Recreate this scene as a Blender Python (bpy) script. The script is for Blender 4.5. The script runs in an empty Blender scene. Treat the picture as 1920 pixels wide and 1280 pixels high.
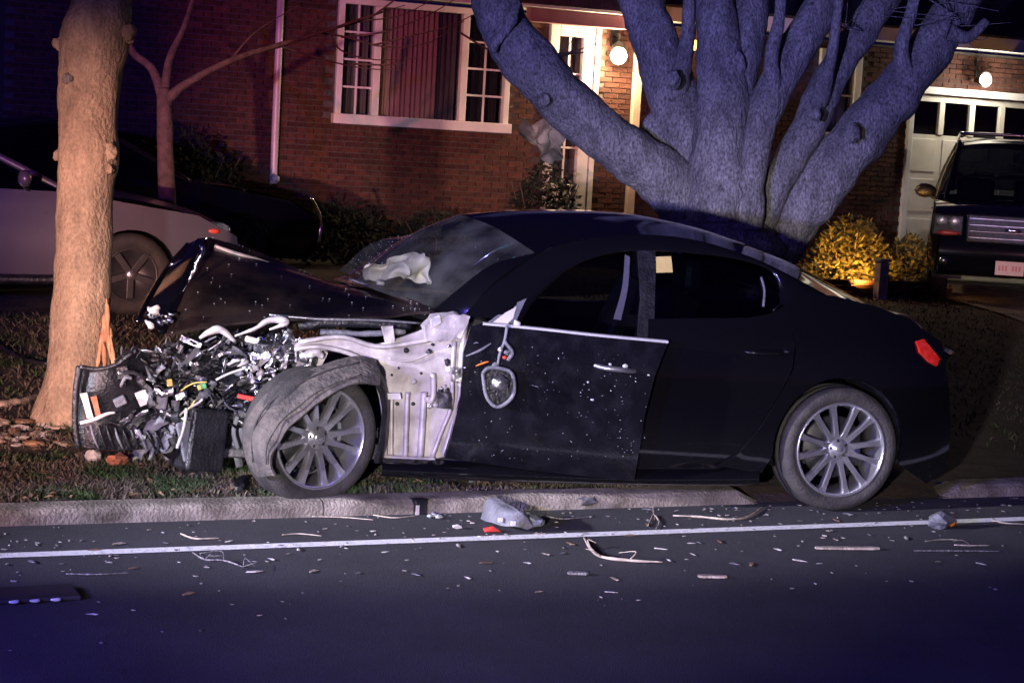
import bpy, bmesh, math, random
from mathutils import Matrix, Vector, noise
random.seed(7)
R = math.radians
scene = bpy.context.scene
COL = scene.collection

# ------------------------------------------------------------------ camera
F = 3300.0; CAMH = 1.85
cam_d = bpy.data.cameras.new('camera'); cam = bpy.data.objects.new('camera', cam_d); COL.objects.link(cam)
CM = Matrix.Rotation(-R(23), 4, 'Z') @ Matrix.Rotation(math.pi/2 - math.atan(351/F), 4, 'X') @ Matrix.Rotation(R(3.2), 4, 'Z')
CM = Matrix.Translation((0, 0, CAMH)) @ CM
cam.matrix_world = CM
cam_d.sensor_width = 36; cam_d.lens = 36*F/1920; cam_d.clip_end = 600; cam_d.clip_start = 0.05
scene.camera = cam

# ------------------------------------------------------------------ night sky and lamps
w = bpy.data.worlds.new('World'); scene.world = w; w.use_nodes = True
nt = w.node_tree; bg = nt.nodes['Background']
sky = nt.nodes.new('ShaderNodeTexSky'); sky.sky_type = 'NISHITA'; sky.sun_disc = False
sky.sun_elevation = R(-4.5); sky.sun_rotation = R(200)
tint = nt.nodes.new('ShaderNodeMix'); tint.data_type = 'RGBA'; tint.blend_type = 'MULTIPLY'; tint.inputs['Factor'].default_value = 1
tint.inputs['B'].default_value = (1.0, .55, 1.5, 1)      # violet tint added to the sky for a blue-violet ambient light
nt.links.new(sky.outputs[0], tint.inputs['A']); glow = nt.nodes.new('ShaderNodeMix'); glow.data_type = 'RGBA'; glow.blend_type = 'ADD'; glow.inputs['Factor'].default_value = 1
glow.inputs['B'].default_value = (.022, .012, .15, 1); nt.links.new(tint.outputs['Result'], glow.inputs['A']); nt.links.new(glow.outputs['Result'], bg.inputs[0]); bg.inputs[1].default_value = 0.15
scene.view_settings.view_transform = 'Standard'; scene.view_settings.look = 'None'
scene.view_settings.exposure = 0; scene.view_settings.gamma = 1; scene.view_settings.use_curve_mapping = False

def lamp(name, kind, loc, energy, color, radius=0.1, target=None, size=60, blend=0.3):
    d = bpy.data.lights.new(name, kind); d.energy = energy; d.color = color
    if kind != 'SUN': d.shadow_soft_size = radius
    if kind == 'SPOT': d.spot_size = R(size); d.spot_blend = blend
    o = bpy.data.objects.new(name, d); COL.objects.link(o); o.location = loc
    if target is not None:
        o.rotation_euler = (Vector(target) - Vector(loc)).to_track_quat('-Z', 'Y').to_euler()
    return o
# the emergency vehicles that stop behind and beside the photographer: headlights, a scene lamp and beacons, plus an added road spot
lamp('red_strobe_lamp', 'SPOT', (2.0, -3.0, 2.4), 3000, (1.0, .42, .55), .10, (14.0, 16.2, 1.1), 10, .6)
def squash(o, sx, sy): o.scale = (sx, sy, 1); return o
squash(lamp('headlight_lamp', 'SPOT', (-3.6, 1.0, 1.15), 10500, (1.0, .52, .42), .09, (1.3, 10.0, 1.0), 17.5, 1.0), 1, 1)
squash(lamp('scene_lamp', 'SPOT', (-1.3, -.2, 1.50), 4800, (1.0, .88, .91), .10, (4.1, 9.3, .60), 38, .9), 1, .50)
squash(lamp('added_road_lamp', 'SPOT', (-8.5, 6.9, 3.2), 15500, (.90, .88, 1.0), .12, (4.0, 8.1, .0), 15, 1.0), 1, .8)  # spot without a known source, added to brighten the road and edge line
lamp('blue_beacon_lamp', 'POINT', (-5.0, 2.5, 2.6), 380, (.14, .10, 1.0), .10)
lamp('blue_wash_lamp', 'SPOT', (-5.0, 2.5, 2.6), 4200, (.20, .14, 1.0), .10, (1.6, 5.7, 0), 42, .9)
lamp('blue_strobe_lamp', 'SPOT', (-5.0, 2.5, 2.6), 4200, (.14, .07, 1.0), .10, (-.4, 16, 2.6), 34, .8)
lamp('violet_beacon_lamp', 'SPOT', (-3.6, .3, 1.66), 7600, (.34, .32, 1.0), .12, (6.9, 12, 2.9), 21, .9)
lamp('red_beacon_lamp', 'SPOT', (-9.0, 0.0, 3.3), 7000, (1.0, .18, .27), .12, (7.5, 20.7, 3.35), 13.5, .6)

# ------------------------------------------------------------------ pixel -> world
CR = CM.to_3x3(); CO = Vector((0, 0, CAMH))
def ray(px, py): return CR @ Vector(((px-960)/F, -(py-640)/F, -1.0))
def atZ(px, py, z): d = ray(px, py); return CO + d*((z-CAMH)/d.z)
def atY(px, py, y): d = ray(px, py); return CO + d*(y/d.y)
def atD(px, py, dep): return CO + ray(px, py)*dep
def sstep(t): t = max(0, min(1, t)); return t*t*(3-2*t)
def gz(x, y):
    if y < 8.45: return 0.0
    return .068 + .377*sstep((y-8.6)/7.0) + .018*noise.noise(Vector((x*1.3, y*1.3, 0)))
def atG(px, py):
    z = .12
    for _ in range(8):
        p = atZ(px, py, z); z = gz(p.x, p.y)
    return Vector((p.x, p.y, z))

# ------------------------------------------------------------------ materials
MATS = {}
def mat(name, c, rough=.6, metal=0, c2=None, scale=8, bump=0, bscale=None, coat=0, spec=.5, emit=None, es=0, detail=6, stretch=None, rand=None, lo=.35, hi=.65):
    m = bpy.data.materials.new(name); m.use_nodes = True; n = m.node_tree.nodes; l = m.node_tree.links
    b = n['Principled BSDF']
    b.inputs['Base Color'].default_value = (*c, 1); b.inputs['Roughness'].default_value = rough
    b.inputs['Metallic'].default_value = metal; b.inputs['Specular IOR Level'].default_value = spec
    if coat: b.inputs['Coat Weight'].default_value = coat; b.inputs['Coat Roughness'].default_value = .06
    tc = n.new('ShaderNodeTexCoord'); src = tc.outputs['Object']
    if stretch:
        mp = n.new('ShaderNodeMapping'); mp.inputs['Scale'].default_value = stretch
        l.new(src, mp.inputs[0]); src = mp.outputs[0]
    if c2 is not None:
        t = n.new('ShaderNodeTexNoise'); t.inputs['Scale'].default_value = scale; t.inputs['Detail'].default_value = detail
        l.new(src, t.inputs['Vector'])
        rp = n.new('ShaderNodeValToRGB'); rp.color_ramp.elements[0].position = lo; rp.color_ramp.elements[1].position = hi
        rp.color_ramp.elements[0].color = (*c, 1); rp.color_ramp.elements[1].color = (*c2, 1)
        l.new(t.outputs[0], rp.inputs[0]); colr = rp.outputs[0]
        if rand:
            gi = n.new('ShaderNodeNewGeometry'); oi = n.new('ShaderNodeObjectInfo')
            ad = n.new('ShaderNodeMath'); ad.operation = 'ADD'; l.new(gi.outputs['Random Per Island'], ad.inputs[0]); l.new(oi.outputs['Random'], ad.inputs[1])
            fr = n.new('ShaderNodeMath'); fr.operation = 'FRACT'; l.new(ad.outputs[0], fr.inputs[0])
            mr = n.new('ShaderNodeMapRange'); mr.inputs[3].default_value = rand[0]; mr.inputs[4].default_value = rand[1]
            l.new(fr.outputs[0], mr.inputs[0])
            hs = n.new('ShaderNodeHueSaturation'); l.new(colr, hs.inputs['Color']); l.new(mr.outputs[0], hs.inputs['Value']); colr = hs.outputs[0]
        l.new(colr, b.inputs['Base Color'])
    if bump:
        t2 = n.new('ShaderNodeTexNoise'); t2.inputs['Scale'].default_value = bscale or scale*3; t2.inputs['Detail'].default_value = 8
        l.new(src, t2.inputs['Vector'])
        bp = n.new('ShaderNodeBump'); bp.inputs['Strength'].default_value = bump; bp.inputs['Distance'].default_value = .02
        l.new(t2.outputs[0], bp.inputs['Height']); l.new(bp.outputs[0], b.inputs['Normal'])
    if emit is not None:
        b.inputs['Emission Color'].default_value = (*emit, 1); b.inputs['Emission Strength'].default_value = es
    MATS[name] = m; return m
def glass(name, tint, refl=.12, rough=.03):
    m = bpy.data.materials.new(name); m.use_nodes = True; n = m.node_tree.nodes; l = m.node_tree.links
    n.remove(n['Principled BSDF']); out = n['Material Output']
    tr = n.new('ShaderNodeBsdfTransparent'); tr.inputs[0].default_value = (*tint, 1)
    gl = n.new('ShaderNodeBsdfGlossy'); gl.inputs['Roughness'].default_value = rough; gl.inputs[0].default_value = (1, 1, 1, 1)
    lf = n.new('ShaderNodeLayerWeight'); lf.inputs[0].default_value = .5
    pw_ = n.new('ShaderNodeMath'); pw_.operation = 'POWER'; pw_.inputs[1].default_value = 4; l.new(lf.outputs['Facing'], pw_.inputs[0])
    lw = n.new('ShaderNodeMath'); lw.operation = 'MULTIPLY_ADD'; lw.inputs[1].default_value = .9; lw.inputs[2].default_value = refl*.5; l.new(pw_.outputs[0], lw.inputs[0])
    mx = n.new('ShaderNodeMixShader'); l.new(lw.outputs[0], mx.inputs[0]); l.new(tr.outputs[0], mx.inputs[1]); l.new(gl.outputs[0], mx.inputs[2])
    l.new(mx.outputs[0], out.inputs[0]); MATS[name] = m; return m

asphalt = mat('asphalt', (.020, .020, .026), .9, 0, (.15, .15, .165), 210, .8, 260, lo=.50, hi=.78, detail=3)
paintw = mat('road_paint', (.40, .40, .41), .7, 0, (.88, .88, .88), 26, .9, 160, lo=.26, hi=.46)
def vary(m, scale, lo, hi):
    n, l = m.node_tree.nodes, m.node_tree.links; b = n['Principled BSDF']; src = b.inputs['Base Color'].links[0].from_socket
    t = n.new('ShaderNodeTexNoise'); t.inputs['Scale'].default_value = scale; t.inputs['Detail'].default_value = 9; t.inputs['Roughness'].default_value = .62
    tc = n.new('ShaderNodeTexCoord'); l.new(tc.outputs['Object'], t.inputs['Vector'])
    r = n.new('ShaderNodeMapRange'); r.inputs[1].default_value = .34; r.inputs[2].default_value = .66; r.inputs[3].default_value = lo; r.inputs[4].default_value = hi; l.new(t.outputs[0], r.inputs[0])
    h = n.new('ShaderNodeHueSaturation'); l.new(src, h.inputs['Color']); l.new(r.outputs[0], h.inputs['Value']); l.new(h.outputs[0], b.inputs['Base Color'])
vary(asphalt, 1.1, .65, 1.3)
concrete = mat('curb_concrete', (.11, .092, .07), .95, 0, (.34, .30, .25), 7, .7, 60, detail=12, lo=.3, hi=.66)
vary(concrete, 2.2, .55, 1.15)
soil = mat('soil', (.040, .032, .024), 1, 0, (.085, .070, .052), 6, .8, 30)
grassm = mat('grass_blade', (.030, .065, .016), .8, 0, (.10, .08, .06), 3, rand=(.4, 1.4), lo=.38, hi=.56)
barkp = mat('bark_smooth', (.31, .235, .16), .95, 0, (.43, .34, .24), 70, .9, 50, stretch=(1, 1, .7), detail=12)
barkg = mat('bark_grey', (.085, .08, .082), .95, 0, (.32, .305, .295), 75, 1.0, 38, stretch=(1, 1, .5), detail=14, lo=.32, hi=.68)
for m_ in (barkp, barkg):
    for n_ in m_.node_tree.nodes:
        if n_.type == 'BUMP': n_.inputs['Distance'].default_value = .022
    nd, lk = m_.node_tree.nodes, m_.node_tree.links; bs = nd['Principled BSDF']; src_ = bs.inputs['Base Color'].links[0].from_socket
    t_ = nd.new('ShaderNodeTexNoise'); t_.inputs['Scale'].default_value = 5.5; t_.inputs['Detail'].default_value = 9; t_.inputs['Roughness'].default_value = .65
    tc_ = nd.new('ShaderNodeTexCoord'); mp_ = nd.new('ShaderNodeMapping'); mp_.inputs['Scale'].default_value = (1.6, 1.6, .6)
    lk.new(tc_.outputs['Object'], mp_.inputs[0]); lk.new(mp_.outputs[0], t_.inputs['Vector'])
    mr_ = nd.new('ShaderNodeMapRange'); mr_.inputs[1].default_value = .32; mr_.inputs[2].default_value = .68; mr_.inputs[3].default_value = .45; mr_.inputs[4].default_value = 1.15; lk.new(t_.outputs[0], mr_.inputs[0])
    hs_ = nd.new('ShaderNodeHueSaturation'); lk.new(src_, hs_.inputs['Color']); lk.new(mr_.outputs[0], hs_.inputs['Value']); lk.new(hs_.outputs[0], bs.inputs['Base Color'])
barkd = mat('bark_dark', (.07, .05, .04), .95, 0, (.13, .09, .07), 14, .6)
woodraw = mat('splintered_wood', (.34, .17, .09), .8, 0, (.60, .40, .24), 22, .9, 60, stretch=(1, 1, .2))
woodpale = mat('pale_wood', (.26, .21, .16), .85, 0, (.50, .43, .34), 12, .4, 50)
black = mat('black_paint', (.0035, .0035, .0045), .10, 0, coat=.6, bump=.02, bscale=6, spec=.5)
blackdirty = mat('dusty_black_paint', (.004, .004, .006), .16, 0, (.011, .011, .015), 12, .10, 60, coat=.4, lo=.45, hi=.85)
hoodpaint = mat('creased_black_paint', (.005, .004, .004), .24, 0, (.045, .030, .024), 3, .16, 14, coat=.4, lo=.40, hi=.75)  # brown patches in the colour stand in for a warm reflected sheen
plast = mat('black_plastic', (.006, .006, .008), .38, 0, (.018, .018, .022), 14, .4, 60)
plastg = mat('grey_plastic', (.10, .105, .12), .55, 0, (.17, .17, .19), 12, .4, 60)
rubber = mat('tyre_rubber', (.022, .021, .021), .75, 0, (.045, .041, .038), 12, .4, 80)
tread = mat('torn_tread_rubber', (.040, .036, .034), .85, 0, (.115, .098, .085), 9, .9, 40)
alloy = mat('alloy', (.50, .50, .53), .24, .85, (.66, .66, .69), 6)
alloyd = mat('brushed_alloy', (.30, .30, .33), .35, .85, (.42, .42, .45), 9, .15, 60)
chrome = mat('chrome', (.86, .86, .88), .10, 1.0)
primer = mat('bare_inner_metal', (.30, .27, .265), .5, .2, (.52, .48, .47), 9, .3, 14)
zinc = mat('cast_metal', (.22, .22, .235), .28, .95, (.62, .61, .62), 18, .4, 50)
whitep = mat('white_plastic', (.42, .40, .38), .45, 0, (.62, .59, .56), 8, .2)
yellow = mat('yellow_plastic', (.42, .32, .06), .5, 0, (.55, .44, .12), 8)
green = mat('green_plastic', (.08, .34, .12), .4, 0, (.14, .45, .18), 8)
redp = mat('red_plastic', (.45, .04, .03), .35, 0, (.60, .07, .05), 8)
orange = mat('orange_lens', (.75, .18, .03), .2, 0, (.85, .25, .05), 8)
rotor = mat('brake_steel', (.03, .03, .032), .45, .7, (.06, .06, .06), 20)
airb = mat('airbag_cloth', (.66, .60, .46), .85, 0, (.78, .72, .58), 6, .5, 9)
interior = mat('interior_trim', (.010, .010, .012), .7, 0, (.02, .02, .024), 9)
leather = mat('seat_leather', (.020, .020, .024), .5, 0, (.035, .035, .040), 9, .3)
ledpale = mat('belt_webbing', (.62, .55, .58), .7, 0, (.74, .66, .70), 60)
tealm = glass('teal_shade_band', (.05, .30, .38))
winglass = glass('window_glass', (.34, .36, .40))
dglass = glass('tinted_glass', (.12, .13, .15))
wsglass = glass('windscreen_glass', (.82, .86, .85))
def haze_glass(m, lo, hi, col, scale):
    n = m.node_tree.nodes; l = m.node_tree.links; out = n['Material Output']; old = out.inputs[0].links[0].from_socket
    df = n.new('ShaderNodeBsdfDiffuse'); df.inputs[0].default_value = (*col, 1); t = n.new('ShaderNodeTexNoise'); t.inputs['Scale'].default_value = scale; t.inputs['Detail'].default_value = 8
    tc = n.new('ShaderNodeTexCoord'); l.new(tc.outputs['Object'], t.inputs['Vector'])
    mr = n.new('ShaderNodeMapRange'); mr.inputs[1].default_value = .35; mr.inputs[2].default_value = .7; mr.inputs[3].default_value = lo; mr.inputs[4].default_value = hi; l.new(t.outputs[0], mr.inputs[0])
    mx = n.new('ShaderNodeMixShader'); l.new(mr.outputs[0], mx.inputs[0]); l.new(old, mx.inputs[1]); l.new(df.outputs[0], mx.inputs[2]); l.new(mx.outputs[0], out.inputs[0])
haze_glass(wsglass, .02, .16, (.40, .42, .36), 5)  # dust layer whose grey-green also stands in for reflected haze
hglass = glass('house_glass', (.75, .75, .78))
tail = mat('tail_lamp_lens', (.80, .015, .010), .12, 0, (.9, .06, .04), 30, coat=.6)
shardm = mat('safety_glass_bits', (.40, .43, .45), .10, 0, (.6, .63, .66), 20, spec=1)
tanpaint = mat('tan_car_paint', (.12, .105, .13), .32, .4, (.14, .12, .15), 3, coat=.5)
darkpaint = mat('dark_car_paint', (.004, .004, .006), .06, 0, (.005, .005, .008), 3, coat=.2)
rimdark = mat('dim_wheel_metal', (.05, .048, .055), .35, .5, (.08, .078, .085), 9)
brickm = mat('brick_clay', (.046, .014, .009), .9, 0, (.092, .030, .018), 14, .5, 60, rand=(.65, 1.25))
mortar = mat('mortar', (.060, .050, .044), .95, 0, (.10, .082, .07), 20, .4, 90)
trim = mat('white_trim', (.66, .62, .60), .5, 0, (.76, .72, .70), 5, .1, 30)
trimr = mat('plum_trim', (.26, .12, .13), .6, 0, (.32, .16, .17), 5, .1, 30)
beige = mat('beige_post', (.50, .40, .28), .5, 0, (.58, .47, .34), 6)
gutter = mat('downspout_metal', (.50, .42, .42), .45, .1, (.58, .5, .5), 4)
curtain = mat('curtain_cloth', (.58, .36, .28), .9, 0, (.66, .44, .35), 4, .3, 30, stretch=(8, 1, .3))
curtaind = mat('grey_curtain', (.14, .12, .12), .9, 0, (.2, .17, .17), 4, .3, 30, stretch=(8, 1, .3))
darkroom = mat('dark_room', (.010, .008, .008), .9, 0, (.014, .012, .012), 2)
shingle = mat('roof_shingle', (.03, .028, .028), .95, 0, (.06, .055, .055), 14, .6)
garagew = mat('garage_door_paint', (.52, .47, .41), .55, 0, (.60, .55, .48), 4, .1, 40)
lampglow = mat('porch_lamp_glow', (1, .9, .7), .5, emit=(1, .80, .50), es=24)
floodglow = mat('floodlight_glow', (1, 1, .9), .5, emit=(1, .96, .78), es=45)
amberglow = mat('amber_glow', (1, .6, .2), .5, emit=(1, .46, .10), es=5)
iron = mat('black_iron', (.02, .02, .022), .4, .6, (.03, .03, .032), 9)
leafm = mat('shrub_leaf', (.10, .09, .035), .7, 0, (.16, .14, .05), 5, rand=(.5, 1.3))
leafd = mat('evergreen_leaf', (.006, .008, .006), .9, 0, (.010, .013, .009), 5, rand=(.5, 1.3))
leafbrown = mat('dry_leaf', (.17, .10, .055), .85, 0, (.27, .17, .10), 9, rand=(.6, 1.3))
stone = mat('pale_stone', (.42, .40, .37), .9, 0, (.55, .52, .48), 6, .4)
rusty = mat('rusty_wood', (.28, .10, .05), .9, 0, (.40, .17, .09), 8, .5)
cloth = mat('white_sheet', (.20, .195, .19), .85, 0, (.55, .54, .53), 6, .2, lo=.42, hi=.62)
plate = mat('licence_plate', (.75, .50, .42), .4, 0, (.8, .55, .47), 20)  # orange tint in the colour stands in for red light on a pale plate
dirt = mat('dark_dirt', (.030, .018, .013), 1, 0, (.055, .034, .024), 7, .7, 40)
foam = mat('grey_foam', (.20, .22, .27), .85, 0, (.28, .30, .35), 10, .4)
yellowtag = mat('yellow_sticker', (.52, .40, .12), .7, 0, (.6, .48, .17), 20)

# ------------------------------------------------------------------ mesh helpers
def obj(name, v, f, m, parent=None, smooth=True):
    me = bpy.data.meshes.new(name); me.from_pydata([tuple(p) for p in v], [], f); me.update()
    me.materials.append(m)
    if smooth: me.polygons.foreach_set('use_smooth', [True]*len(me.polygons))
    o = bpy.data.objects.new(name, me); COL.objects.link(o)
    if parent: o.parent = parent
    return o
def empty(name, loc=(0, 0, 0), rz=0, label=None, cat=None, group=None, M=None, parent=None):
    o = bpy.data.objects.new(name, None); COL.objects.link(o); o.empty_display_size = .2
    if M is not None: o.matrix_world = M
    else: o.location = loc; o.rotation_euler = (0, 0, rz)
    if parent: o.parent = parent
    return tag(o, label, cat, group)
def tag(o, label=None, cat=None, group=None, kind=None):
    if label: o['label'] = label
    if cat: o['category'] = cat
    if group: o['group'] = group
    if kind: o['kind'] = kind
    return o
def cat1(p0, p1, p2, p3, t):
    return .5*((2*p1) + (p2-p0)*t + (2*p0-5*p1+4*p2-p3)*t*t + (3*p1-p0-3*p2+p3)*t**3)
def spline(pts, n):
    pts = [Vector(p) for p in pts]
    if len(pts) == 2: return [pts[0].lerp(pts[1], i/(n-1)) for i in range(n)]
    q = [2*pts[0]-pts[1]] + pts + [2*pts[-1]-pts[-2]]; out = []; m = len(pts)-1
    for i in range(n):
        t = i/(n-1)*m; k = min(int(t), m-1); out.append(cat1(q[k], q[k+1], q[k+2], q[k+3], t-k))
    return out
def lofted(rows, nu, nv):
    rr = [spline(r, nu) for r in rows]
    cols = [spline([r[i] for r in rr], nv) for i in range(nu)]
    v = []; f = []
    for j in range(nv):
        for i in range(nu): v.append(cols[i][j])
    for j in range(nv-1):
        for i in range(nu-1):
            a = j*nu+i; f.append((a, a+1, a+nu+1, a+nu))
    return v, f
def loft(name, rows, m, nu=16, nv=8, parent=None, thick=0, rough=0, rs=4):
    v, f = lofted(rows, nu, nv)
    if rough: v = [p + rough*noise.noise_vector(p*rs) for p in v]
    o = obj(name, v, f, m, parent)
    if thick:
        s = o.modifiers.new('s', 'SOLIDIFY'); s.thickness = thick; s.offset = 0
        e = o.modifiers.new('e', 'EDGE_SPLIT'); e.split_angle = R(40)
    return o
def tube_vf(path, rad, n=8, off=0, rough=0, rs=5, cap=True):
    v = []; f = []; L = len(path)
    prev = None
    for i, p in enumerate(path):
        t = (path[min(i+1, L-1)] - path[max(i-1, 0)]).normalized()
        if prev is None:
            a = t.orthogonal().normalized()
        else:
            a = (prev - t*prev.dot(t)).normalized()
        prev = a; b = t.cross(a); r = rad[i] if isinstance(rad, (list, tuple)) else rad
        for k in range(n):
            an = 2*math.pi*k/n; d = a*math.cos(an)+b*math.sin(an); q = p + d*r
            if rough: q = q + d*(rough*r*(noise.noise(q*rs) + .5*noise.noise(q*rs*2.7)))
            v.append(q)
    for i in range(L-1):
        for k in range(n):
            f.append((off+i*n+k, off+i*n+(k+1) % n, off+(i+1)*n+(k+1) % n, off+(i+1)*n+k))
    if cap:
        f.append(tuple(off+k for k in range(n))[::-1]); f.append(tuple(off+(L-1)*n+k for k in range(n)))
    return v, f
def tube(name, pts, rad, m, parent=None, n=8, seg=16, rough=0, rs=5):
    path = spline(pts, seg)
    if isinstance(rad, (list, tuple)):
        rr = [x.x for x in spline([(r, 0, 0) for r in rad], seg)]
    else: rr = rad
    v, f = tube_vf(path, rr, n, 0, rough, rs)
    return obj(name, v, f, m, parent)
class MB:
    def __init__(s): s.v = []; s.f = []
    def add(s, v, f):
        o = len(s.v); s.v += [Vector(p) for p in v]; s.f += [tuple(i+o for i in q) for q in f]; return s
    def box(s, a, b, M=None):
        x0, y0, z0 = a; x1, y1, z1 = b
        v = [Vector(p) for p in ((x0, y0, z0), (x1, y0, z0), (x1, y1, z0), (x0, y1, z0), (x0, y0, z1), (x1, y0, z1), (x1, y1, z1), (x0, y1, z1))]
        if M is not None: v = [M @ p for p in v]
        return s.add(v, [(0, 3, 2, 1), (4, 5, 6, 7), (0, 1, 5, 4), (1, 2, 6, 5), (2, 3, 7, 6), (3, 0, 4, 7)])
    def tube(s, pts, rad, n=6, seg=10, rough=0):
        path = spline(pts, seg)
        rr = [x.x for x in spline([(r, 0, 0) for r in rad], seg)] if isinstance(rad, (list, tuple)) else rad
        v, f = tube_vf(path, rr, n, 0, rough); return s.add(v, f)
    def build(s, name, m, parent=None, smooth=False, bev=0):
        o = obj(name, s.v, s.f, m, parent, smooth)
        if bev:
            b = o.modifiers.new('b', 'BEVEL'); b.width = bev; b.segments = 2; b.limit_method = 'ANGLE'
        return o
def box(name, a, b, m, parent=None, bev=.004): return MB().box(a, b).build(name, m, parent, False, bev)
def lathe_vf(prof, n=48):
    v = []; f = []; L = len(prof)
    for i in range(n):
        a = 2*math.pi*i/n; c, s = math.cos(a), math.sin(a)
        for r, y in prof: v.append(Vector((r*c, y, r*s)))
    for i in range(n):
        for j in range(L-1):
            a = i*L+j; b = ((i+1) % n)*L+j; f.append((a, a+1, b+1, b))
    return v, f
def panel(name, poly, surf, m, parent=None, thick=.018, step=.09, back=None):
    """poly: outline in (x,z); surf(x,z)->y ; grid-cut, then bent on to the surface"""
    bm = bmesh.new(); vs = [bm.verts.new((x, 0, z)) for x, z in poly]; bm.faces.new(vs)
    xs = [p[0] for p in poly]; zs = [p[1] for p in poly]
    for ax, lo, hi in ((0, min(xs), max(xs)), (2, min(zs), max(zs))):
        k = lo+step
        while k < hi:
            co = [0, 0, 0]; no = [0, 0, 0]; co[ax] = k; no[ax] = 1
            bmesh.ops.bisect_plane(bm, geom=bm.verts[:]+bm.edges[:]+bm.faces[:], plane_co=co, plane_no=no); k += step
    for v in bm.verts: v.co.y = surf(v.co.x, v.co.z)
    bmesh.ops.recalc_face_normals(bm, faces=bm.faces[:])
    me = bpy.data.meshes.new(name); bm.to_mesh(me); bm.free(); me.materials.append(m)
    me.polygons.foreach_set('use_smooth', [True]*len(me.polygons))
    o = bpy.data.objects.new(name, me); COL.objects.link(o)
    if parent: o.parent = parent
    if thick:
        s = o.modifiers.new('s', 'SOLIDIFY'); s.thickness = thick; s.offset = 0
        e = o.modifiers.new('e', 'EDGE_SPLIT'); e.split_angle = R(40)
    return o
def arc(cx, cz, r, a0, a1, n=14):
    return [(cx+r*math.cos(R(a0+(a1-a0)*i/(n-1))), cz+r*math.sin(R(a0+(a1-a0)*i/(n-1)))) for i in range(n)]
def blob_vf(r, squash=(1, 1, 1), rough=.3, sub=2, seed=0):
    bm = bmesh.new(); bmesh.ops.create_icosphere(bm, subdivisions=sub, radius=1)
    v = []
    for p in bm.verts:
        q = p.co*(1+rough*noise.noise(p.co*1.6+Vector((seed*3.1, seed, 0)))); v.append(Vector((q.x*r*squash[0], q.y*r*squash[1], q.z*r*squash[2])))
    f = [tuple(x.index for x in fc.verts) for fc in bm.faces]; bm.free(); return v, f
def copyobj(o, parent=None):
    c = o.copy(); COL.objects.link(c); c.parent = parent; return c
def copytree(o, parent=None):
    c = copyobj(o, parent)
    for ch in list(o.children): copytree(ch, c)
    return c

# ================================================================== SETTING
tag(obj('road', [(-150, -60, 0), (150, -60, 0), (150, 8.32, 0), (-150, 8.32, 0)], [(0, 1, 2, 3)], asphalt, None, False), kind='structure')
tag(obj('edge_line', [(-150, 7.665, .004), (150, 7.665, .004), (150, 7.755, .004), (-150, 7.755, .004)], [(0, 1, 2, 3)], paintw, None, False), kind='structure')
# ground: terrain sheet behind the curb, fine near the scene
xs = [-200, -120, -60, -30, -15, -8] + [-4+.25*i for i in range(65)] + [13, 15, 18, 22, 30, 50, 90, 160, 250]
ysl = [8.452, 8.6, 8.8] + [9+.25*i for i in range(30)] + [17, 18, 19.5, 21, 23, 26, 32, 45, 80, 150, 300]
v = [(x, y, (gz(x, y) if y > 8.46 else .068)) for y in ysl for x in xs]; nx = len(xs)
f = [(j*nx+i, j*nx+i+1, (j+1)*nx+i+1, (j+1)*nx+i) for j in range(len(ysl)-1) for i in range(nx-1)]
tag(obj('ground', v, f, soil), kind='structure')
# curb stones
curb = tag(empty('curb', (0, 8.3, 0)), kind='structure')
def curbstone(x0, x1, e0=0, e1=0):
    n = max(3, int((x1-x0)/.12)); v = []; f = []
    for i in range(n+1):
        x = x0+(x1-x0)*i/n
        h = .078
        if e1: h = min(h, .02+.1*sstep((x1-x)/e1))
        if e0: h = min(h, .02+.1*sstep((x-x0)/e0))
        w_ = .010*noise.noise(Vector((x*4, 0, 0))); h += .006*noise.noise(Vector((x*5, 3, 0)))
        for y, z in ((8.30, -.02), (8.302+w_*.5, h-.028), (8.325+w_, h-.006), (8.35+w_, h), (8.452, h+.004), (8.47, -.02)):
            v.append(Vector((x, y-8.3, z)))
    for i in range(n):
        for j in range(5): a = i*6+j; f.append((a, a+6, a+7, a+1))
    f.append((0, 1, 2, 3, 4, 5)); f.append(tuple(n*6+k for k in (5, 4, 3, 2, 1, 0)))
    o = obj('curb_stone', v, f, concrete, curb); o.data.polygons.foreach_set('use_smooth', [False]*len(o.data.polygons))
for a, b, e0, e1 in ((-11, -8.01, 0, 0), (-8, -5.01, 0, 0), (-5, -2.3, 0, 0), (-2.29, .35, 0, 0), (.36, 2.55, 0, 0), (2.56, 5.06, 0, .22), (6.30, 8.5, .25, 0), (8.51, 11.5, 0, 0), (11.51, 14.5, 0, 0)):
    curbstone(a, b, e0, e1)
tag(obj('curb_gap_dirt', [(5.0, 8.3, .006), (6.4, 8.3, .006), (6.4, 8.62, .072), (5.0, 8.62, .072)], [(0, 1, 2, 3)], dirt, None, False), kind='structure')
# driveway of the garage
dv = [(9.8, 8.5, .125), (13.8, 8.5, .125), (18.2, 20.6, .47), (13.8, 20.6, .47)]
nv_ = 24; v = []; f = []
for i in range(nv_+1):
    t = i/nv_; a = Vector(dv[0]).lerp(Vector(dv[3]), t); b = Vector(dv[1]).lerp(Vector(dv[2]), t)
    for p in (a, b): v.append((p.x, p.y, .068+.377*sstep((p.y-8.6)/7.0)+.026))
for i in range(nv_): f.append((2*i, 2*i+1, 2*i+3, 2*i+2))
tag(obj('driveway', v, f, concrete, None, False), kind='structure')

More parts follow.
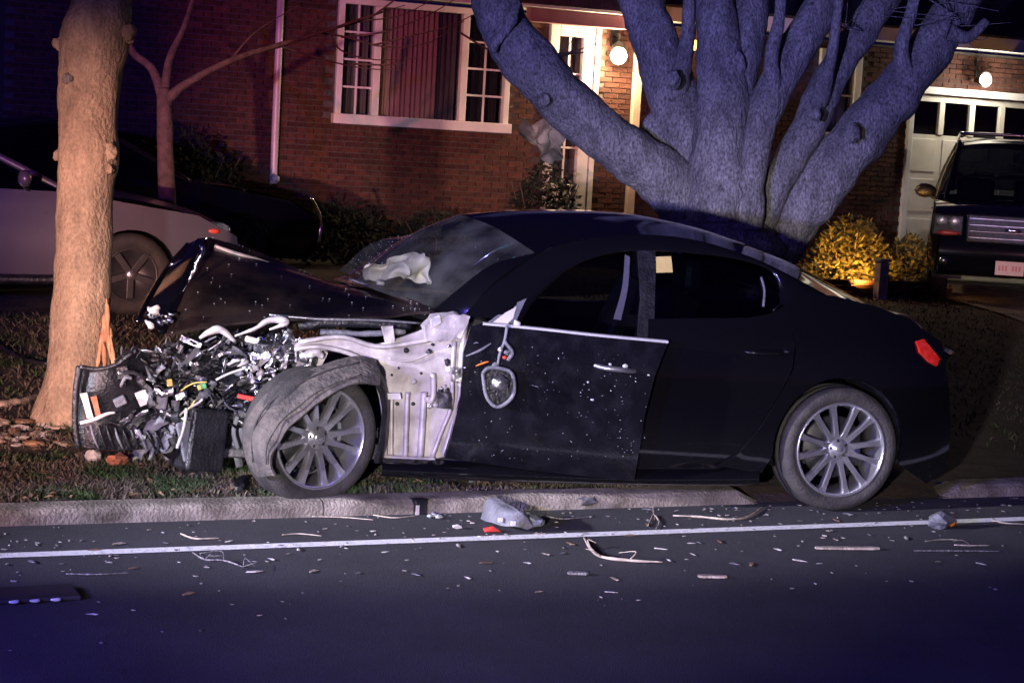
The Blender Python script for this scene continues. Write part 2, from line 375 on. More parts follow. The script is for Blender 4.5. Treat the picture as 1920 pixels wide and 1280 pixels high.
# grass blades: one uncountable sheet
def grass():
    v = []; f = []
    def blade(x, y, h, lean):
        a = random.uniform(0, 6.283); c, s = math.cos(a), math.sin(a); wd = random.uniform(.004, .008); z = gz(x, y)-.004
        lx, ly = random.uniform(-lean, lean), random.uniform(-lean, lean); o = len(v)
        v.extend([(x-c*wd, y-s*wd, z), (x+c*wd, y+s*wd, z), (x+lx*.45+c*wd*.7, y+ly*.45+s*wd*.7, z+h*.65), (x+lx*.45-c*wd*.7, y+ly*.45-s*wd*.7, z+h*.65), (x+lx, y+ly, z+h)])
        f.append((o, o+1, o+2, o+3)); f.append((o+3, o+2, o+4))
    for _ in range(52000):
        x = random.uniform(-.4, 5.0); y = 8.46+abs(random.gauss(0, 1))*.75
        if y > 11: continue
        d = noise.noise(Vector((x*2.2, y*2.2, 5)))
        if d < -.18+random.uniform(-.2, .2): continue
        blade(x, y, random.uniform(.015, .05)*(1+.4*d), .04)
    for _ in range(16000):
        x = random.uniform(-.5, 4.5); y = random.uniform(10, 14)
        blade(x, y, random.uniform(.02, .05), .05)
    for _ in range(9000):
        x = random.uniform(7.5, 13); y = random.uniform(9, 18.5)
        blade(x, y, random.uniform(.02, .05), .05)
    tag(obj('grass', v, f, grassm, None, False), kind='stuff')
grass()
# ================================================================== HOUSE
HY = 20.7
def hx(px, py=150): return atY(px, py, HY).x
def hzz(px, py): return atY(px, py, HY).z
house = empty('brick_house', (10, HY, .45), 0, 'single storey red brick house with lit porch and white garage door', 'house')
HO = Vector((10, HY, .45))
def H(x, y, z): return Vector((x, y, z))-HO
def hbox(name, a, b, m, parent=None, bev=.006):
    return box(name, H(*a), H(*b), m, parent or house, bev)
wx0, wx1 = hx(629, 140), hx(955, 140); wz0, wz1 = hzz(790, 238), hzz(790, 8)
dx0, dx1 = hx(1028, 100), hx(1112, 100)
w2x0, w2x1 = hx(1530, 200), hx(1612, 150); w2z0, w2z1 = hzz(1550, 262), hzz(1590, 95)
gx0, gx1 = hx(1712, 200), hx(1712, 200)+2.6; gz1 = hzz(1800, 181)
WX0, WX1, WZ0, WZ1 = 2.4, 19.5, .2, 3.62
holes = [(wx0, wx1, wz0, wz1), (dx0, dx1, .6, hzz(1070, 48)), (w2x0, w2x1, w2z0, w2z1), (gx0, gx1, .2, gz1)]
# wall backing (mortar) with openings
edges = sorted({WX0, WX1, *[h[0] for h in holes], *[h[1] for h in holes]})
mb = MB()
for a, b in zip(edges, edges[1:]):
    zz = [WZ0]
    for h in holes:
        if h[0] <= a+1e-4 and h[1] >= b-1e-4: zz += [max(h[2], WZ0), h[3]]
    zz.append(WZ1)
    for c, d in zip(zz[::2], zz[1::2]):
        if d-c > .02: mb.box(H(a, HY+.012, c), H(b, HY+.2, d))
wall = mb.build('wall', mortar, house)
bl, bh, jt = .203, .057, .0107
bm_ = MB().box((-bl/2, -.012, -bh/2), (bl/2, .012, bh/2)); bme = bpy.data.meshes.new('brick'); bme.from_pydata(bm_.v, [], bm_.f[:]); bme.materials.append(brickm)
cells = []
row = 0; z = WZ0
while z < WZ1-bh:
    x = WX0+(row % 2)*(bl+jt)/2
    while x < WX1-bl:
        if not any(h[0]-.01 < x+bl and h[1]+.01 > x and h[2]-.01 < z+bh and h[3]+.01 > z for h in holes): cells.append((x+bl/2, z+bh/2))
        x += bl+jt
    z += bh+jt; row += 1
lampc = (hx(1160, 110), 2.7)
cells.sort(key=lambda c: (c[0]-lampc[0])**2+(c[1]-lampc[1])**2)
for x, z in cells[:295]:
    o = bpy.data.objects.new('brick', bme); COL.objects.link(o); o.parent = wall
    o.location = H(x, HY+.004+random.uniform(-.003, .003), z); o.rotation_euler = (0, random.uniform(-.006, .006), random.uniform(-.012, .012))
mb = MB()
for x, z in cells[295:]:
    j = random.uniform(-.003, .003); mb.box(H(x-bl/2, HY-.008+j, z-bh/2), H(x+bl/2, HY+.014, z+bh/2))
tag(mb.build('brickwork', brickm, wall), kind='stuff')
# side wall and roof
hbox('side_wall', (WX0, HY+.21, WZ0), (WX0+.2, HY+8, WZ1), mortar)
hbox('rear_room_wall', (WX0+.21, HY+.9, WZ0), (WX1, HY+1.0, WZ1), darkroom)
ez = 3.66
rf = obj('roof', [H(WX0-.4, HY-.55, ez+.18), H(WX1+.4, HY-.55, ez+.18), H(WX1+.4, HY+4.5, ez+2.6), H(WX0-.4, HY+4.5, ez+2.6)], [(0, 1, 2, 3)], shingle, house, False)
s_ = rf.modifiers.new('s', 'SOLIDIFY'); s_.thickness = .06
hbox('soffit', (WX0-.4, HY-.5, ez), (WX1+.4, HY+.2, ez+.03), trim)
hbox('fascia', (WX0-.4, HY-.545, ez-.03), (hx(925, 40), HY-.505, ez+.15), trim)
hbox('fascia', (hx(925, 40)+.01, HY-.545, ez+.03), (hx(1168, 40), HY-.505, ez+.15), shingle)  # dark shingle colour stands in for the shade on this stretch
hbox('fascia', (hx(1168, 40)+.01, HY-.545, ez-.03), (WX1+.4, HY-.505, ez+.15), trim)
gb = hx(1150, 40)
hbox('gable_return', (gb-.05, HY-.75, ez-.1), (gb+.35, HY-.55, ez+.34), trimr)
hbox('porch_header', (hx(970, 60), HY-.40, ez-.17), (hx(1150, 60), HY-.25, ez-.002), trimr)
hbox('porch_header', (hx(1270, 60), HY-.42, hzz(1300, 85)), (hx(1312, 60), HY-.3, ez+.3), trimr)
# windows
def window(x0, x1, z0, z1, mull, grids, tr=.075, sill=.1):
    fr = MB(); y0, y1 = HY-.05, HY+.06
    fr.box(H(x0, y0, z0), H(x0+tr, y1, z1)).box(H(x1-tr, y0, z0), H(x1, y1, z1)).box(H(x0+tr+.002, y0, z1-tr), H(x1-tr-.002, y1, z1)).box(H(x0-.03, y0-.06, z0-.02), H(x1+.03, y1, z0+sill))
    for m_ in mull: fr.box(H(m_-.045, y0+.01, z0+sill+.002), H(m_+.045, y1-.002, z1-tr-.002))
    win = fr.build('window', trim, house, False, .008)
    edges = [x0+tr]+[q for m_ in mull for q in (m_-.045, m_+.045)]+[x1-tr]
    for k, (a, b) in enumerate(zip(edges[::2], edges[1::2])):
        obj('pane', [H(a, HY+.03, z0+sill), H(b, HY+.03, z0+sill), H(b, HY+.03, z1-tr), H(a, HY+.03, z1-tr)], [(0, 1, 2, 3)], hglass, win, False)
        g = grids[k]
        if g:
            gm = MB(); nx_, nz_ = g
            for i in range(1, nx_):
                x = a+(b-a)*i/nx_; gm.box(H(x-.012, HY+.012, z0+sill), H(x+.012, HY+.026, z1-tr))
            for i in range(1, nz_):
                z = z0+sill+(z1-tr-z0-sill)*i/nz_; gm.box(H(a, HY+.010, z-.012), H(b, HY+.024, z+.012))
            gm.build('muntin_grid', trim, win)
    return win
win = window(wx0, wx1, wz0, wz1, [hx(704, 150), hx(868, 150)], [(2, 4), None, (2, 4)])
def curtainm(x0, x1, z0, z1, m, y, parent, waves):
    n = 60; v = []; f = []
    for i in range(n+1):
        x = x0+(x1-x0)*i/n; yy = y+.03*math.sin(i/n*waves*6.283)+.012*math.sin(i*1.7)
        v += [H(x, yy, z0), H(x, yy, z1)]
    for i in range(n): f.append((2*i, 2*i+2, 2*i+3, 2*i+1))
    obj('curtain', v, f, m, parent)
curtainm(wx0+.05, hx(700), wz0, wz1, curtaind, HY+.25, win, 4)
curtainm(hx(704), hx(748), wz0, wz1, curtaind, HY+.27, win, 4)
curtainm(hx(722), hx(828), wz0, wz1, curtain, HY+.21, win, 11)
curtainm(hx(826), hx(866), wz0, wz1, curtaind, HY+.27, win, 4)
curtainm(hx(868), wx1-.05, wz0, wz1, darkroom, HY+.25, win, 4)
win2 = window(w2x0, w2x1, w2z0, w2z1, [], [(1, 2)], .1)
curtainm(w2x0+.05, w2x1-.05, w2z0, w2z1, curtaind, HY+.25, win2, 4)
# white storm door beside porch lamp
dz1 = hzz(1070, 48)
door = MB()
door.box(H(dx0, HY-.05, .6), H(dx0+.13, HY+.05, dz1)).box(H(dx1-.16, HY-.05, .6), H(dx1, HY+.05, dz1)).box(H(dx0+.132, HY-.05, dz1-.14), H(dx1-.162, HY+.05, dz1)).box(H(dx0+.132, HY-.02, .62), H(dx1-.162, HY+.03, 1.5))
dr = door.build('storm_door', trim, house, False, .01)
obj('pane', [H(dx0+.13, HY+.02, 1.5), H(dx1-.16, HY+.02, 1.5), H(dx1-.16, HY+.02, dz1-.14), H(dx0+.13, HY+.02, dz1-.14)], [(0, 1, 2, 3)], hglass, dr, False)
gm = MB(); cx = (dx0+.13+dx1-.16)/2
gm.box(H(cx-.012, HY, 1.5), H(cx+.012, HY+.015, dz1-.14))
for k in range(1, 4): zz = 1.5+(dz1-.14-1.5)*k/4; gm.box(H(dx0+.13, HY-.002, zz-.012), H(dx1-.16, HY+.013, zz+.012))
gm.build('muntin_grid', trim, dr)
curtainm(dx0+.1, dx1-.1, 1.4, dz1-.1, curtaind, HY+.2, dr, 5)
hbox('door_casing', (dx1+.005, HY-.07, .6), (dx1+.075, HY+.02, dz1), trim)
# porch step and post
hbox('porch_step', (hx(1130, 390), HY-1.6, .45), (hx(1250, 390)+.6, HY-.1, .74), concrete)
hbox('corner_post', (hx(1184, 150), HY-.10, .6), (hx(1198, 150), HY-.02, ez-.25), beige)
# downspouts
def pipe(x, z0, z1, m):
    mb = MB().tube([H(x, HY-.09, z1), H(x, HY-.09, z0+.12), H(x, HY-.12, z0+.03), H(x, HY-.22, z0)], .045, 10, 14); o = mb.build('downspout', m, house, True); return o
dsx = hx(514, 210); pipe(dsx, hzz(508, 335), ez, gutter)
# garage door
gd = MB().box(H(gx0-.09, HY-.06, .4), H(gx0-.002, HY+.1, gz1+.1)).box(H(gx1+.002, HY-.06, .4), H(gx1+.12, HY+.1, gz1+.1)).box(H(gx0, HY-.06, gz1), H(gx1, HY+.1, gz1+.1)).build('garage_door_frame', trim, house, False, .008)
gdo = MB().box(H(gx0, HY+.05, .42), H(gx1, HY+.09, gz1-.56)).box(H(gx0, HY+.05, gz1-.10), H(gx1, HY+.09, gz1-.002)).build('garage_door', garagew, house, False)
n_ = 5; pw = (gx1-gx0)/n_
for i in range(n_+1):
    xx = gx0+pw*i; box('stile', H(max(gx0, xx-.045), HY+.03, gz1-.555), H(min(gx1, xx+.045), HY+.088, gz1-.102), garagew, gdo)
for i in range(n_):
    a, b = gx0+pw*i+.05, gx0+pw*(i+1)-.05
    obj('pane', [H(a, HY+.07, gz1-.55), H(b, HY+.07, gz1-.55), H(b, HY+.07, gz1-.1), H(a, HY+.07, gz1-.1)], [(0, 1, 2, 3)], hglass, gdo, False)
    for k in range(3):
        z1_ = gz1-.62-k*.56; box('raised_panel', H(a, HY+.036, z1_-.46), H(b, HY+.052, z1_), garagew, gdo, .01)
# porch lantern and garage floodlight
lp = H(*atY(1160, 105, HY-.17))
lan = empty('wall_lantern', atY(1160, 105, HY-.17), 0, 'glowing porch lantern on the brick column beside the beige post', 'lantern')
v, f = blob_vf(.10, (1.15, .8, 1.15), 0, 2); obj('globe', v, f, lampglow, lan)
MB().tube([(0, .15, .24), (0, .05, .27), (0, 0, .22), (0, 0, .11)], .02, 8, 10).build('bracket', iron, lan, True)
v, f = lathe_vf([(.02, .19), (.05, .17), (.10, .11), (.10, .10)], 16); obj('cap', [(p.x, p.z, p.y) for p in v], f, iron, lan)
MB().box((-.05, .13, .12), (.05, .16, .34)).build('back_plate', iron, lan, False, .005)
lamp('porch_lamp_light', 'POINT', atY(1160, 105, HY-.28), 230, (1, .74, .42), .08)
flp = atY(1848, 150, HY-.28)
fl = empty('floodlight', flp, 0, 'bright white floodlight above the garage door', 'floodlight')
v, f = blob_vf(.085, (1, .8, 1), 0, 2); obj('bulb', v, f, floodglow, fl)
v, f = lathe_vf([(.03, .22), (.06, .14), (.1, .02), (.11, .0)], 16); obj('hood', v, f, iron, fl)
MB().tube([(0, .2, 0), (.02, .24, .1), (.02, .24, .34)], .02, 6, 8).build('arm', iron, fl, True)
lamp('floodlight_light', 'POINT', flp+Vector((.0, -.16, -.10)), 60, (1, .95, .78), .08)
el = atY(1302, 85, HY-.5)
l2 = empty('hanging_lantern', el, 0, 'small amber lantern glimpsed between the big tree limbs', 'lantern')
v, f = blob_vf(.05, (1, 1, 1.4), 0, 2); obj('globe', v, f, amberglow, l2)
MB().tube([(0, 0, .06), (0, 0, .36)], .012, 6, 4).build('stem', iron, l2)
# ================================================================== TREES
def limb(name, pts, m, parent, base, n=26, seg=40, rough=.10, rs=3.2):
    P = [atD(a[0], a[1], a[3])-base for a in pts]; rad = [a[2]*a[3]/F for a in pts]
    return tube(name, P, rad, m, parent, n, seg, rough, rs)
lb = atG(105, 800); Dl = (CR.transposed() @ (lb-CO)).z*-1+.12
lt = empty('street_tree', lb, 0, 'orange lit bare trunk with splintered bark that the car hit', 'tree')
limb('trunk', [(108, 835, 62, Dl), (112, 800, 57, Dl), (122, 765, 53, Dl), (134, 720, 52, Dl), (146, 640, 53.5, Dl), (156, 500, 53, Dl), (161, 350, 52, Dl), (164, 290, 56, Dl), (165, 220, 54, Dl), (168, 150, 56, Dl), (173, 105, 62, Dl), (182, 60, 64, Dl), (188, 20, 58, Dl), (192, -40, 56, Dl), (196, -160, 52, Dl), (200, -400, 46, Dl)], barkp, lt, lb, 44, 120, .09, 4.5)
for (px, py, r, dx) in ((238, 62, 17, -.05), (112, 82, 12, 0), (110, 292, 9, 0), (207, 285, 14, -.08), (205, 318, 8, -.08)):
    v, f = blob_vf(r*Dl/F, (1, 1, 1.2), .5, 3, px); c = atD(px, py, Dl+dx)-lb; obj('burl', [p+c for p in v], f, barkp, lt)
c = atD(131, 148, Dl-.155)-lb; v, f = lathe_vf([(.0, -.012), (.014, -.02), (.020, .0), (.03, .01), (.034, .03)], 18)
obj('knot', [p*1.15+c for p in v], f, barkg, lt)
# splintered wound on the right of the trunk
for k, (pts, wd) in enumerate((([(196, 590), (199, 640), (203, 690)], .038), ([(203, 600), (206, 640), (213, 690)], .026), ([(190, 630), (186, 665), (182, 690)], .018), ([(200, 560), (201, 590), (204, 640)], .016), ([(208, 632), (211, 660), (217, 688)], .012), ([(194, 640), (196, 668), (195, 694)], .014))):
    P = [atD(a, b, Dl-.10-.012*k)-lb for a, b in pts]
    tube('splinter', P, [wd*.35, wd, wd*.25], woodraw, lt, 6, 10, .5, 30)

bb = atG(1370, 700); Db = 13.2
bt = empty('multi_stem_tree', Vector((atD(1365, 700, Db).x, atD(1365, 700, Db).y, .33)), 0, 'large multi stemmed tree with grey violet limbs behind the black car', 'tree')
bbp = Vector(bt.location)
limb('trunk', [(1350, 760, 175, Db), (1352, 650, 155, Db), (1346, 520, 130, Db), (1338, 430, 112, Db), (1336, 360, 86, Db+.05), (1338, 300, 60, Db+.1)], barkg, bt, bbp, 44, 50, .16, 3)
L = {'a': [(1330, 440, 50, Db-.1), (1245, 338, 52, Db-.25), (1150, 268, 49, Db-.35), (1070, 200, 47, Db-.42), (1012, 138, 52, Db-.45), (962, 82, 48, Db-.4), (930, 10, 44, Db-.3), (905, -80, 40, Db-.2)],
     'stub': [(1300, 350, 30, Db-.05), (1252, 275, 28, Db-.05), (1228, 236, 28, Db-.02), (1222, 228, 16, Db)],
     'c': [(1325, 400, 48, Db-.1), (1296, 290, 48, Db-.1), (1262, 180, 46, Db-.05), (1228, 80, 44, Db), (1205, 0, 44, Db+.1), (1190, -100, 40, Db+.1)],
     'd': [(1345, 420, 62, Db-.36), (1350, 280, 54, Db-.36), (1352, 160, 46, Db-.32), (1345, 60, 40, Db-.3), (1332, -60, 36, Db-.25)],
     'd2': [(1352, 280, 42, Db-.28), (1380, 160, 37, Db-.25), (1402, 60, 36, Db-.2), (1420, -60, 34, Db-.1)],
     'e': [(1390, 430, 42, Db-.40), (1400, 330, 34, Db-.42), (1425, 240, 32, Db-.40), (1455, 160, 34, Db-.35), (1500, 80, 35, Db-.28), (1550, 0, 34, Db-.2), (1600, -80, 32, Db-.1)],
     'f': [(1412, 430, 36, Db-.12), (1464, 330, 31, Db-.15), (1515, 240, 32, Db-.12), (1555, 150, 32, Db-.08), (1615, 60, 31, Db), (1670, -20, 30, Db+.1), (1720, -90, 28, Db+.1)],
     'g': [(1425, 500, 60, Db+.15), (1492, 400, 53, Db+.02), (1562, 315, 51, Db-.05), (1640, 225, 49, Db-.08), (1705, 140, 44, Db-.05), (1760, 70, 40, Db), (1800, 0, 38, Db+.1), (1840, -80, 36, Db+.1)]}
LO = {k: limb('limb', p, barkg, bt, bbp, 32, 80, .17, 4.2) for k, p in L.items()}
for k_, px, py, r_ in (('a', 1100, 232, 14), ('a', 985, 130, 18), ('c', 1262, 150, 16), ('d', 1340, 250, 20), ('d', 1385, 120, 18), ('g', 1600, 250, 16), ('f', 1530, 215, 12), ('e', 1420, 235, 12), ('d', 1330, 330, 22)):
    v, f = blob_vf(r_*.8*Db/F, (1.1, .8, 1.4), .35, 3, px); c = atD(px, py, Db-.42)-bbp; obj('burl', [p+c for p in v], f, barkg, LO[k_])
for k_, pts in (('c', [(1262, 190, 24, Db-.15), (1286, 90, 15, Db-.25), (1292, 0, 12, Db-.3), (1288, -90, 10, Db-.3)]), ('e', [(1450, 185, 20, Db-.4), (1446, 110, 14, Db-.5), (1462, 30, 11, Db-.5), (1465, -70, 9, Db-.5)]), ('g', [(1700, 160, 20, Db-.15), (1690, 90, 14, Db-.25), (1712, 10, 11, Db-.3), (1720, -80, 9, Db-.3)]), ('f', [(1535, 195, 18, Db-.2), (1560, 100, 11, Db-.35), (1572, 10, 9, Db-.4), (1585, -70, 8, Db-.4)]), ('g', [(1780, 60, 16, Db-.4), (1815, 70, 12, Db-.4), (1850, 40, 8, Db-.4)])):
    limb('side_limb', pts, barkg, LO[k_], bbp, 12, 24, .12, 6)
# pale scars and a sawn branch end on the left limb
tube('scar', [atD(x, y, Db-.62)-bbp for x, y in ((972, 8), (958, 35), (948, 58), (930, 82), (925, 98))], [.02, .05, .035, .05, .02], barkg, LO['a'], 10, 20, .5, 9)
v, f = lathe_vf([(0, -.008), (.03, -.006), (.052, -.012), (.066, .0), (.07, .06)], 20)
c = atD(1019, 187, Db-.70)-bbp; obj('sawn_end', [Matrix.Rotation(R(-25), 3, 'Z') @ p*.72+c for p in v], f, barkg, LO['a'])
tw = MB()
for k in range(12):
    x0 = random.uniform(1480, 1830); y0 = random.uniform(-20, 60); p0 = atD(x0, y0, Db-.1)
    p1 = atD(x0+random.uniform(-60, 70), y0+random.uniform(-5, 50), Db-.3); p2 = atD(x0+random.uniform(-110, 130), y0+random.uniform(-40, 60), Db-.5)
    tw.tube([p0-bbp, p1-bbp, p2-bbp], [.007, .004, .002], 5, 10)
tag(tw.build('twigs', barkg, bt, True), kind='stuff')
# sapling in front of the dark wall, its thin twigs cross the window
sb = atG(312, 420); Ds = 16.0
sp = empty('bare_sapling', Vector((atD(312, 300, Ds).x, atD(312, 300, Ds).y, .42)), 0, 'dim bare sapling with twigs reaching across the house window', 'tree'); sbp = Vector(sp.location)
limb('trunk', [(316, 520, 20, Ds), (314, 400, 17, Ds), (310, 280, 15, Ds), (308, 200, 14, Ds), (306, 165, 12, Ds)], barkd, sp, sbp, 12, 20, .1)
for pts in ([(312, 190, 11, Ds), (345, 160, 8, Ds), (430, 115, 6, Ds+.1), (520, 85, 4.5, Ds+.3), (600, 62, 3, Ds+.4), (720, 22, 2, Ds+.5)],
            [(308, 190, 11, Ds), (285, 130, 8, Ds), (250, 100, 7, Ds), (235, 60, 6, Ds), (225, 0, 5, Ds)],
            [(308, 175, 9, Ds), (318, 110, 7, Ds), (345, 50, 5, Ds), (370, -30, 4, Ds)]):
    limb('limb', pts, barkd, sp, sbp, 8, 24, .08)
tw = MB()
for pts in ([(600, 62), (650, 70), (720, 88), (800, 82), (870, 40)], [(520, 85), (600, 110), (680, 128), (760, 132)], [(480, 100), (560, 78), (660, 40), (760, 10)], [(600, 62), (680, 40), (750, 30), (830, -10)], [(640, 70), (720, 60), (800, 30), (860, -5)],
            [(700, 85), (760, 70), (840, 50), (900, 22)], [(620, 65), (640, 95), (700, 112), (780, 110)], [(560, 75), (610, 30), (650, -20)], [(660, 120), (720, 122), (760, 118)], [(700, 30), (740, 0), (760, -20)], [(860, 60), (930, 100), (1000, 110)], [(430, 115), (480, 60), (560, 10)],
            [(1000, 60), (1040, 100), (1060, 90), (1090, 55)], [(1040, 105), (1080, 95), (1130, 80)], [(1045, 108), (1075, 100), (1100, 96), (1125, 70)]):
    tw.tube([atD(x, y, Ds+.5+.1*random.random())-sbp for x, y in pts], [.011, .009, .006, .004], 5, 14)
tag(tw.build('twigs', barkd, sp, True), kind='stuff')
# foliage shrubs
def shrub(name, loc, rx, ry, rz_, n, m, label, group=None, leaf=.05, stems=7):
    root = empty(name, loc, 0, label, 'shrub', group)
    v = []; f = []
    for _ in range(n):
        a = random.uniform(0, 6.283); h = random.random(); rr = math.sqrt(random.random())
        k = (1-.55*h)*(1+.35*noise.noise(Vector((math.cos(a)*1.7, math.sin(a)*1.7, h*3+loc[0]))))
        c = Vector((rx*rr*k*math.cos(a), ry*rr*k*math.sin(a), rz_*(.08+.92*h)*(1-.3*rr*rr)))
        d = Vector((random.gauss(0, 1), random.gauss(0, 1), random.gauss(.4, .7))).normalized(); e = d.orthogonal().normalized(); s = leaf*random.uniform(.6, 1.4); o = len(v)
        v += [c, c+d*s*.5+e*s*.28, c+d*s, c+d*s*.5-e*s*.28]; f.append((o, o+1, o+2, o+3))
    tag(obj('foliage', v, f, m, root, False), kind='stuff')
    st = MB()
    for i in range(stems):
        a = 6.283*i/stems; st.tube([(0.02*math.cos(a), .02*math.sin(a), -.05), (rx*.3*math.cos(a), ry*.3*math.sin(a), rz_*.4), (rx*.55*math.cos(a), ry*.55*math.sin(a), rz_*.8)], [.016, .011, .005], 6, 8)
    st.build('stems', barkd, root, True)
    return root
def gpt(px, y): p = atY(px, 400, y); return Vector((p.x, p.y, gz(p.x, p.y)))
b1 = gpt(1600, 17.6); shrub('lit_shrub', b1, .8, .5, .92, 2600, leafm, 'amber uplit shrub beside the garage corner, in front of the brick wall', None, .075)
b2 = gpt(1712, 17.7); shrub('lit_shrub', b2, .55, .4, .72, 1300, leafm, 'smaller amber uplit shrub just left of the parked black suv', None, .075)
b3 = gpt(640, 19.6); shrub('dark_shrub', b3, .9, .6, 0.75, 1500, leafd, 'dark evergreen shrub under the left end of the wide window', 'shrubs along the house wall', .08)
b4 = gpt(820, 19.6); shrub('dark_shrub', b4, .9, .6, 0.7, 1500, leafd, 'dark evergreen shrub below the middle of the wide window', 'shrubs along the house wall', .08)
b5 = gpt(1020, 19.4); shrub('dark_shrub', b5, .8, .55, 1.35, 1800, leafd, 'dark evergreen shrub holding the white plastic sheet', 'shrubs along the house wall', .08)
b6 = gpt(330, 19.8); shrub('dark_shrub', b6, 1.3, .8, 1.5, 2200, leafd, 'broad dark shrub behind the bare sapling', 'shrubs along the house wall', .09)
b7 = gpt(60, 22.5); leafh = mat('hedge_leaf', (.06, .065, .05), .8, 0, (.10, .10, .08), 5, rand=(.5, 1.3))
shrub('tall_hedge', b7, 3.4, 1.2, 4.6, 6000, leafh, 'tall dark hedge at the left end of the house', None, .13)
# garden spotlights that throw the amber light
for bl_, dx, lab in ((b1, -.25, 'small garden spotlight under the larger amber shrub'), (b2, .05, 'small garden spotlight under the smaller amber shrub')):
    p = bl_+Vector((dx, -.55, .0)); g = empty('garden_spotlight', p, 0, lab, 'garden light', 'garden lights in the shrub bed')
    MB().tube([(0, 0, -.05), (0, 0, .06), (0, .03, .1)], .02, 8, 6).build('stake', iron, g, True)
    v, f = blob_vf(.035, (1, 1, 1), 0, 2); obj('lens', [q+Vector((0, .05, .13)) for q in v], f, amberglow, g)
    lamp('garden_spotlight_light', 'SPOT', p+Vector((-.1, -.25, .20)), 260, (1, .47, .09), .04, bl_+Vector((0, 0, .6)), 100, .7)
# brick planter edge: each brick is a part
pl = empty('planter_edging', gpt(1620, 17.0), 0, 'low red brick planter edging in front of the amber shrubs', 'edging')
for r_ in range(3):
    for k in range(11):
        o = bpy.data.objects.new('brick', bme); COL.objects.link(o); o.parent = pl
        o.location = ((k-5)*.214+(r_ % 2)*.1, random.uniform(-.006, .006), .03+r_*.067); o.scale = (1, 4, 1)
ps = gpt(1662, 16.7); wp = empty('garden_post', ps, 0, 'short weathered timber post at the end of the planter edging', 'post')
MB().box((-.06, -.06, -.1), (.06, .06, .42)).build('post_body', woodpale, wp, False, .01)
MB().box((-.075, -.075, .423), (.075, .075, .46)).build('post_cap', woodpale, wp, False, .01)
# crumpled white sheet on the shrub
rows = []
for pts in ([(972, 222), (1000, 226), (1024, 220), (1052, 228)], [(984, 250), (1005, 262), (1032, 246), (1060, 262)], [(996, 252), (1012, 280), (1040, 268), (1056, 285)], [(1004, 262), (1010, 300), (1030, 296), (1046, 306)]):
    rows.append([atD(x, y, 18.6+.15*math.sin(i*2.1+y)) for i, (x, y) in enumerate(pts)])
c0 = rows[1][1].copy(); sh = loft('plastic_sheet', [[p-c0 for p in r] for r in rows], cloth, 24, 20, None, .004, .10, 5); sh.location = c0
tag(sh, 'crumpled white plastic sheet caught on the shrub below the big tree limb', 'plastic sheet')
# ================================================================== CAR GEOMETRY
AL = R(8); PT = R(1.6)
def lerp1(x, xp, yp):
    if x <= xp[0]: return yp[0]
    for i in range(len(xp)-1):
        if x <= xp[i+1]:
            t = (x-xp[i])/(xp[i+1]-xp[i]); return yp[i]+(yp[i+1]-yp[i])*t
    return yp[-1]
def ys0(x, z): return lerp1(z, [.15, .30, .55, .72, .90, 1.0, 1.2, 1.38, 1.44], [.875, .925, .945, .945, .905, .845, .755, .655, .60])
def ys(x, z):
    e = 0 if x > -.1 else -.28*((-.1-x)/.85)**2
    return ys0(x, z) + e
CARM = Matrix.Rotation(math.pi-AL, 4, 'Z') @ Matrix.Rotation(-PT, 4, 'Y')
rwp = atZ(1555, 955, 0)
Oc = rwp - CARM.to_3x3() @ Vector((0, .86, 0))
CARW = Matrix.Translation(Oc) @ CARM; CARI = CARW.inverted()
co_l = CARI @ CO; rot_l = CARI.to_3x3()
def C(px, py, y):
    d = rot_l @ ray(px, py); return co_l + d*((y-co_l.y)/d.y)
def CS(px, py, surf=ys):
    y = .93
    for _ in range(8):
        p = C(px, py, y); y = surf(p.x, p.z)
    return C(px, py, y)
def xz(pts, surf=ys): return [(q.x, q.z) for q in (CS(a, b, surf) for a, b in pts)]

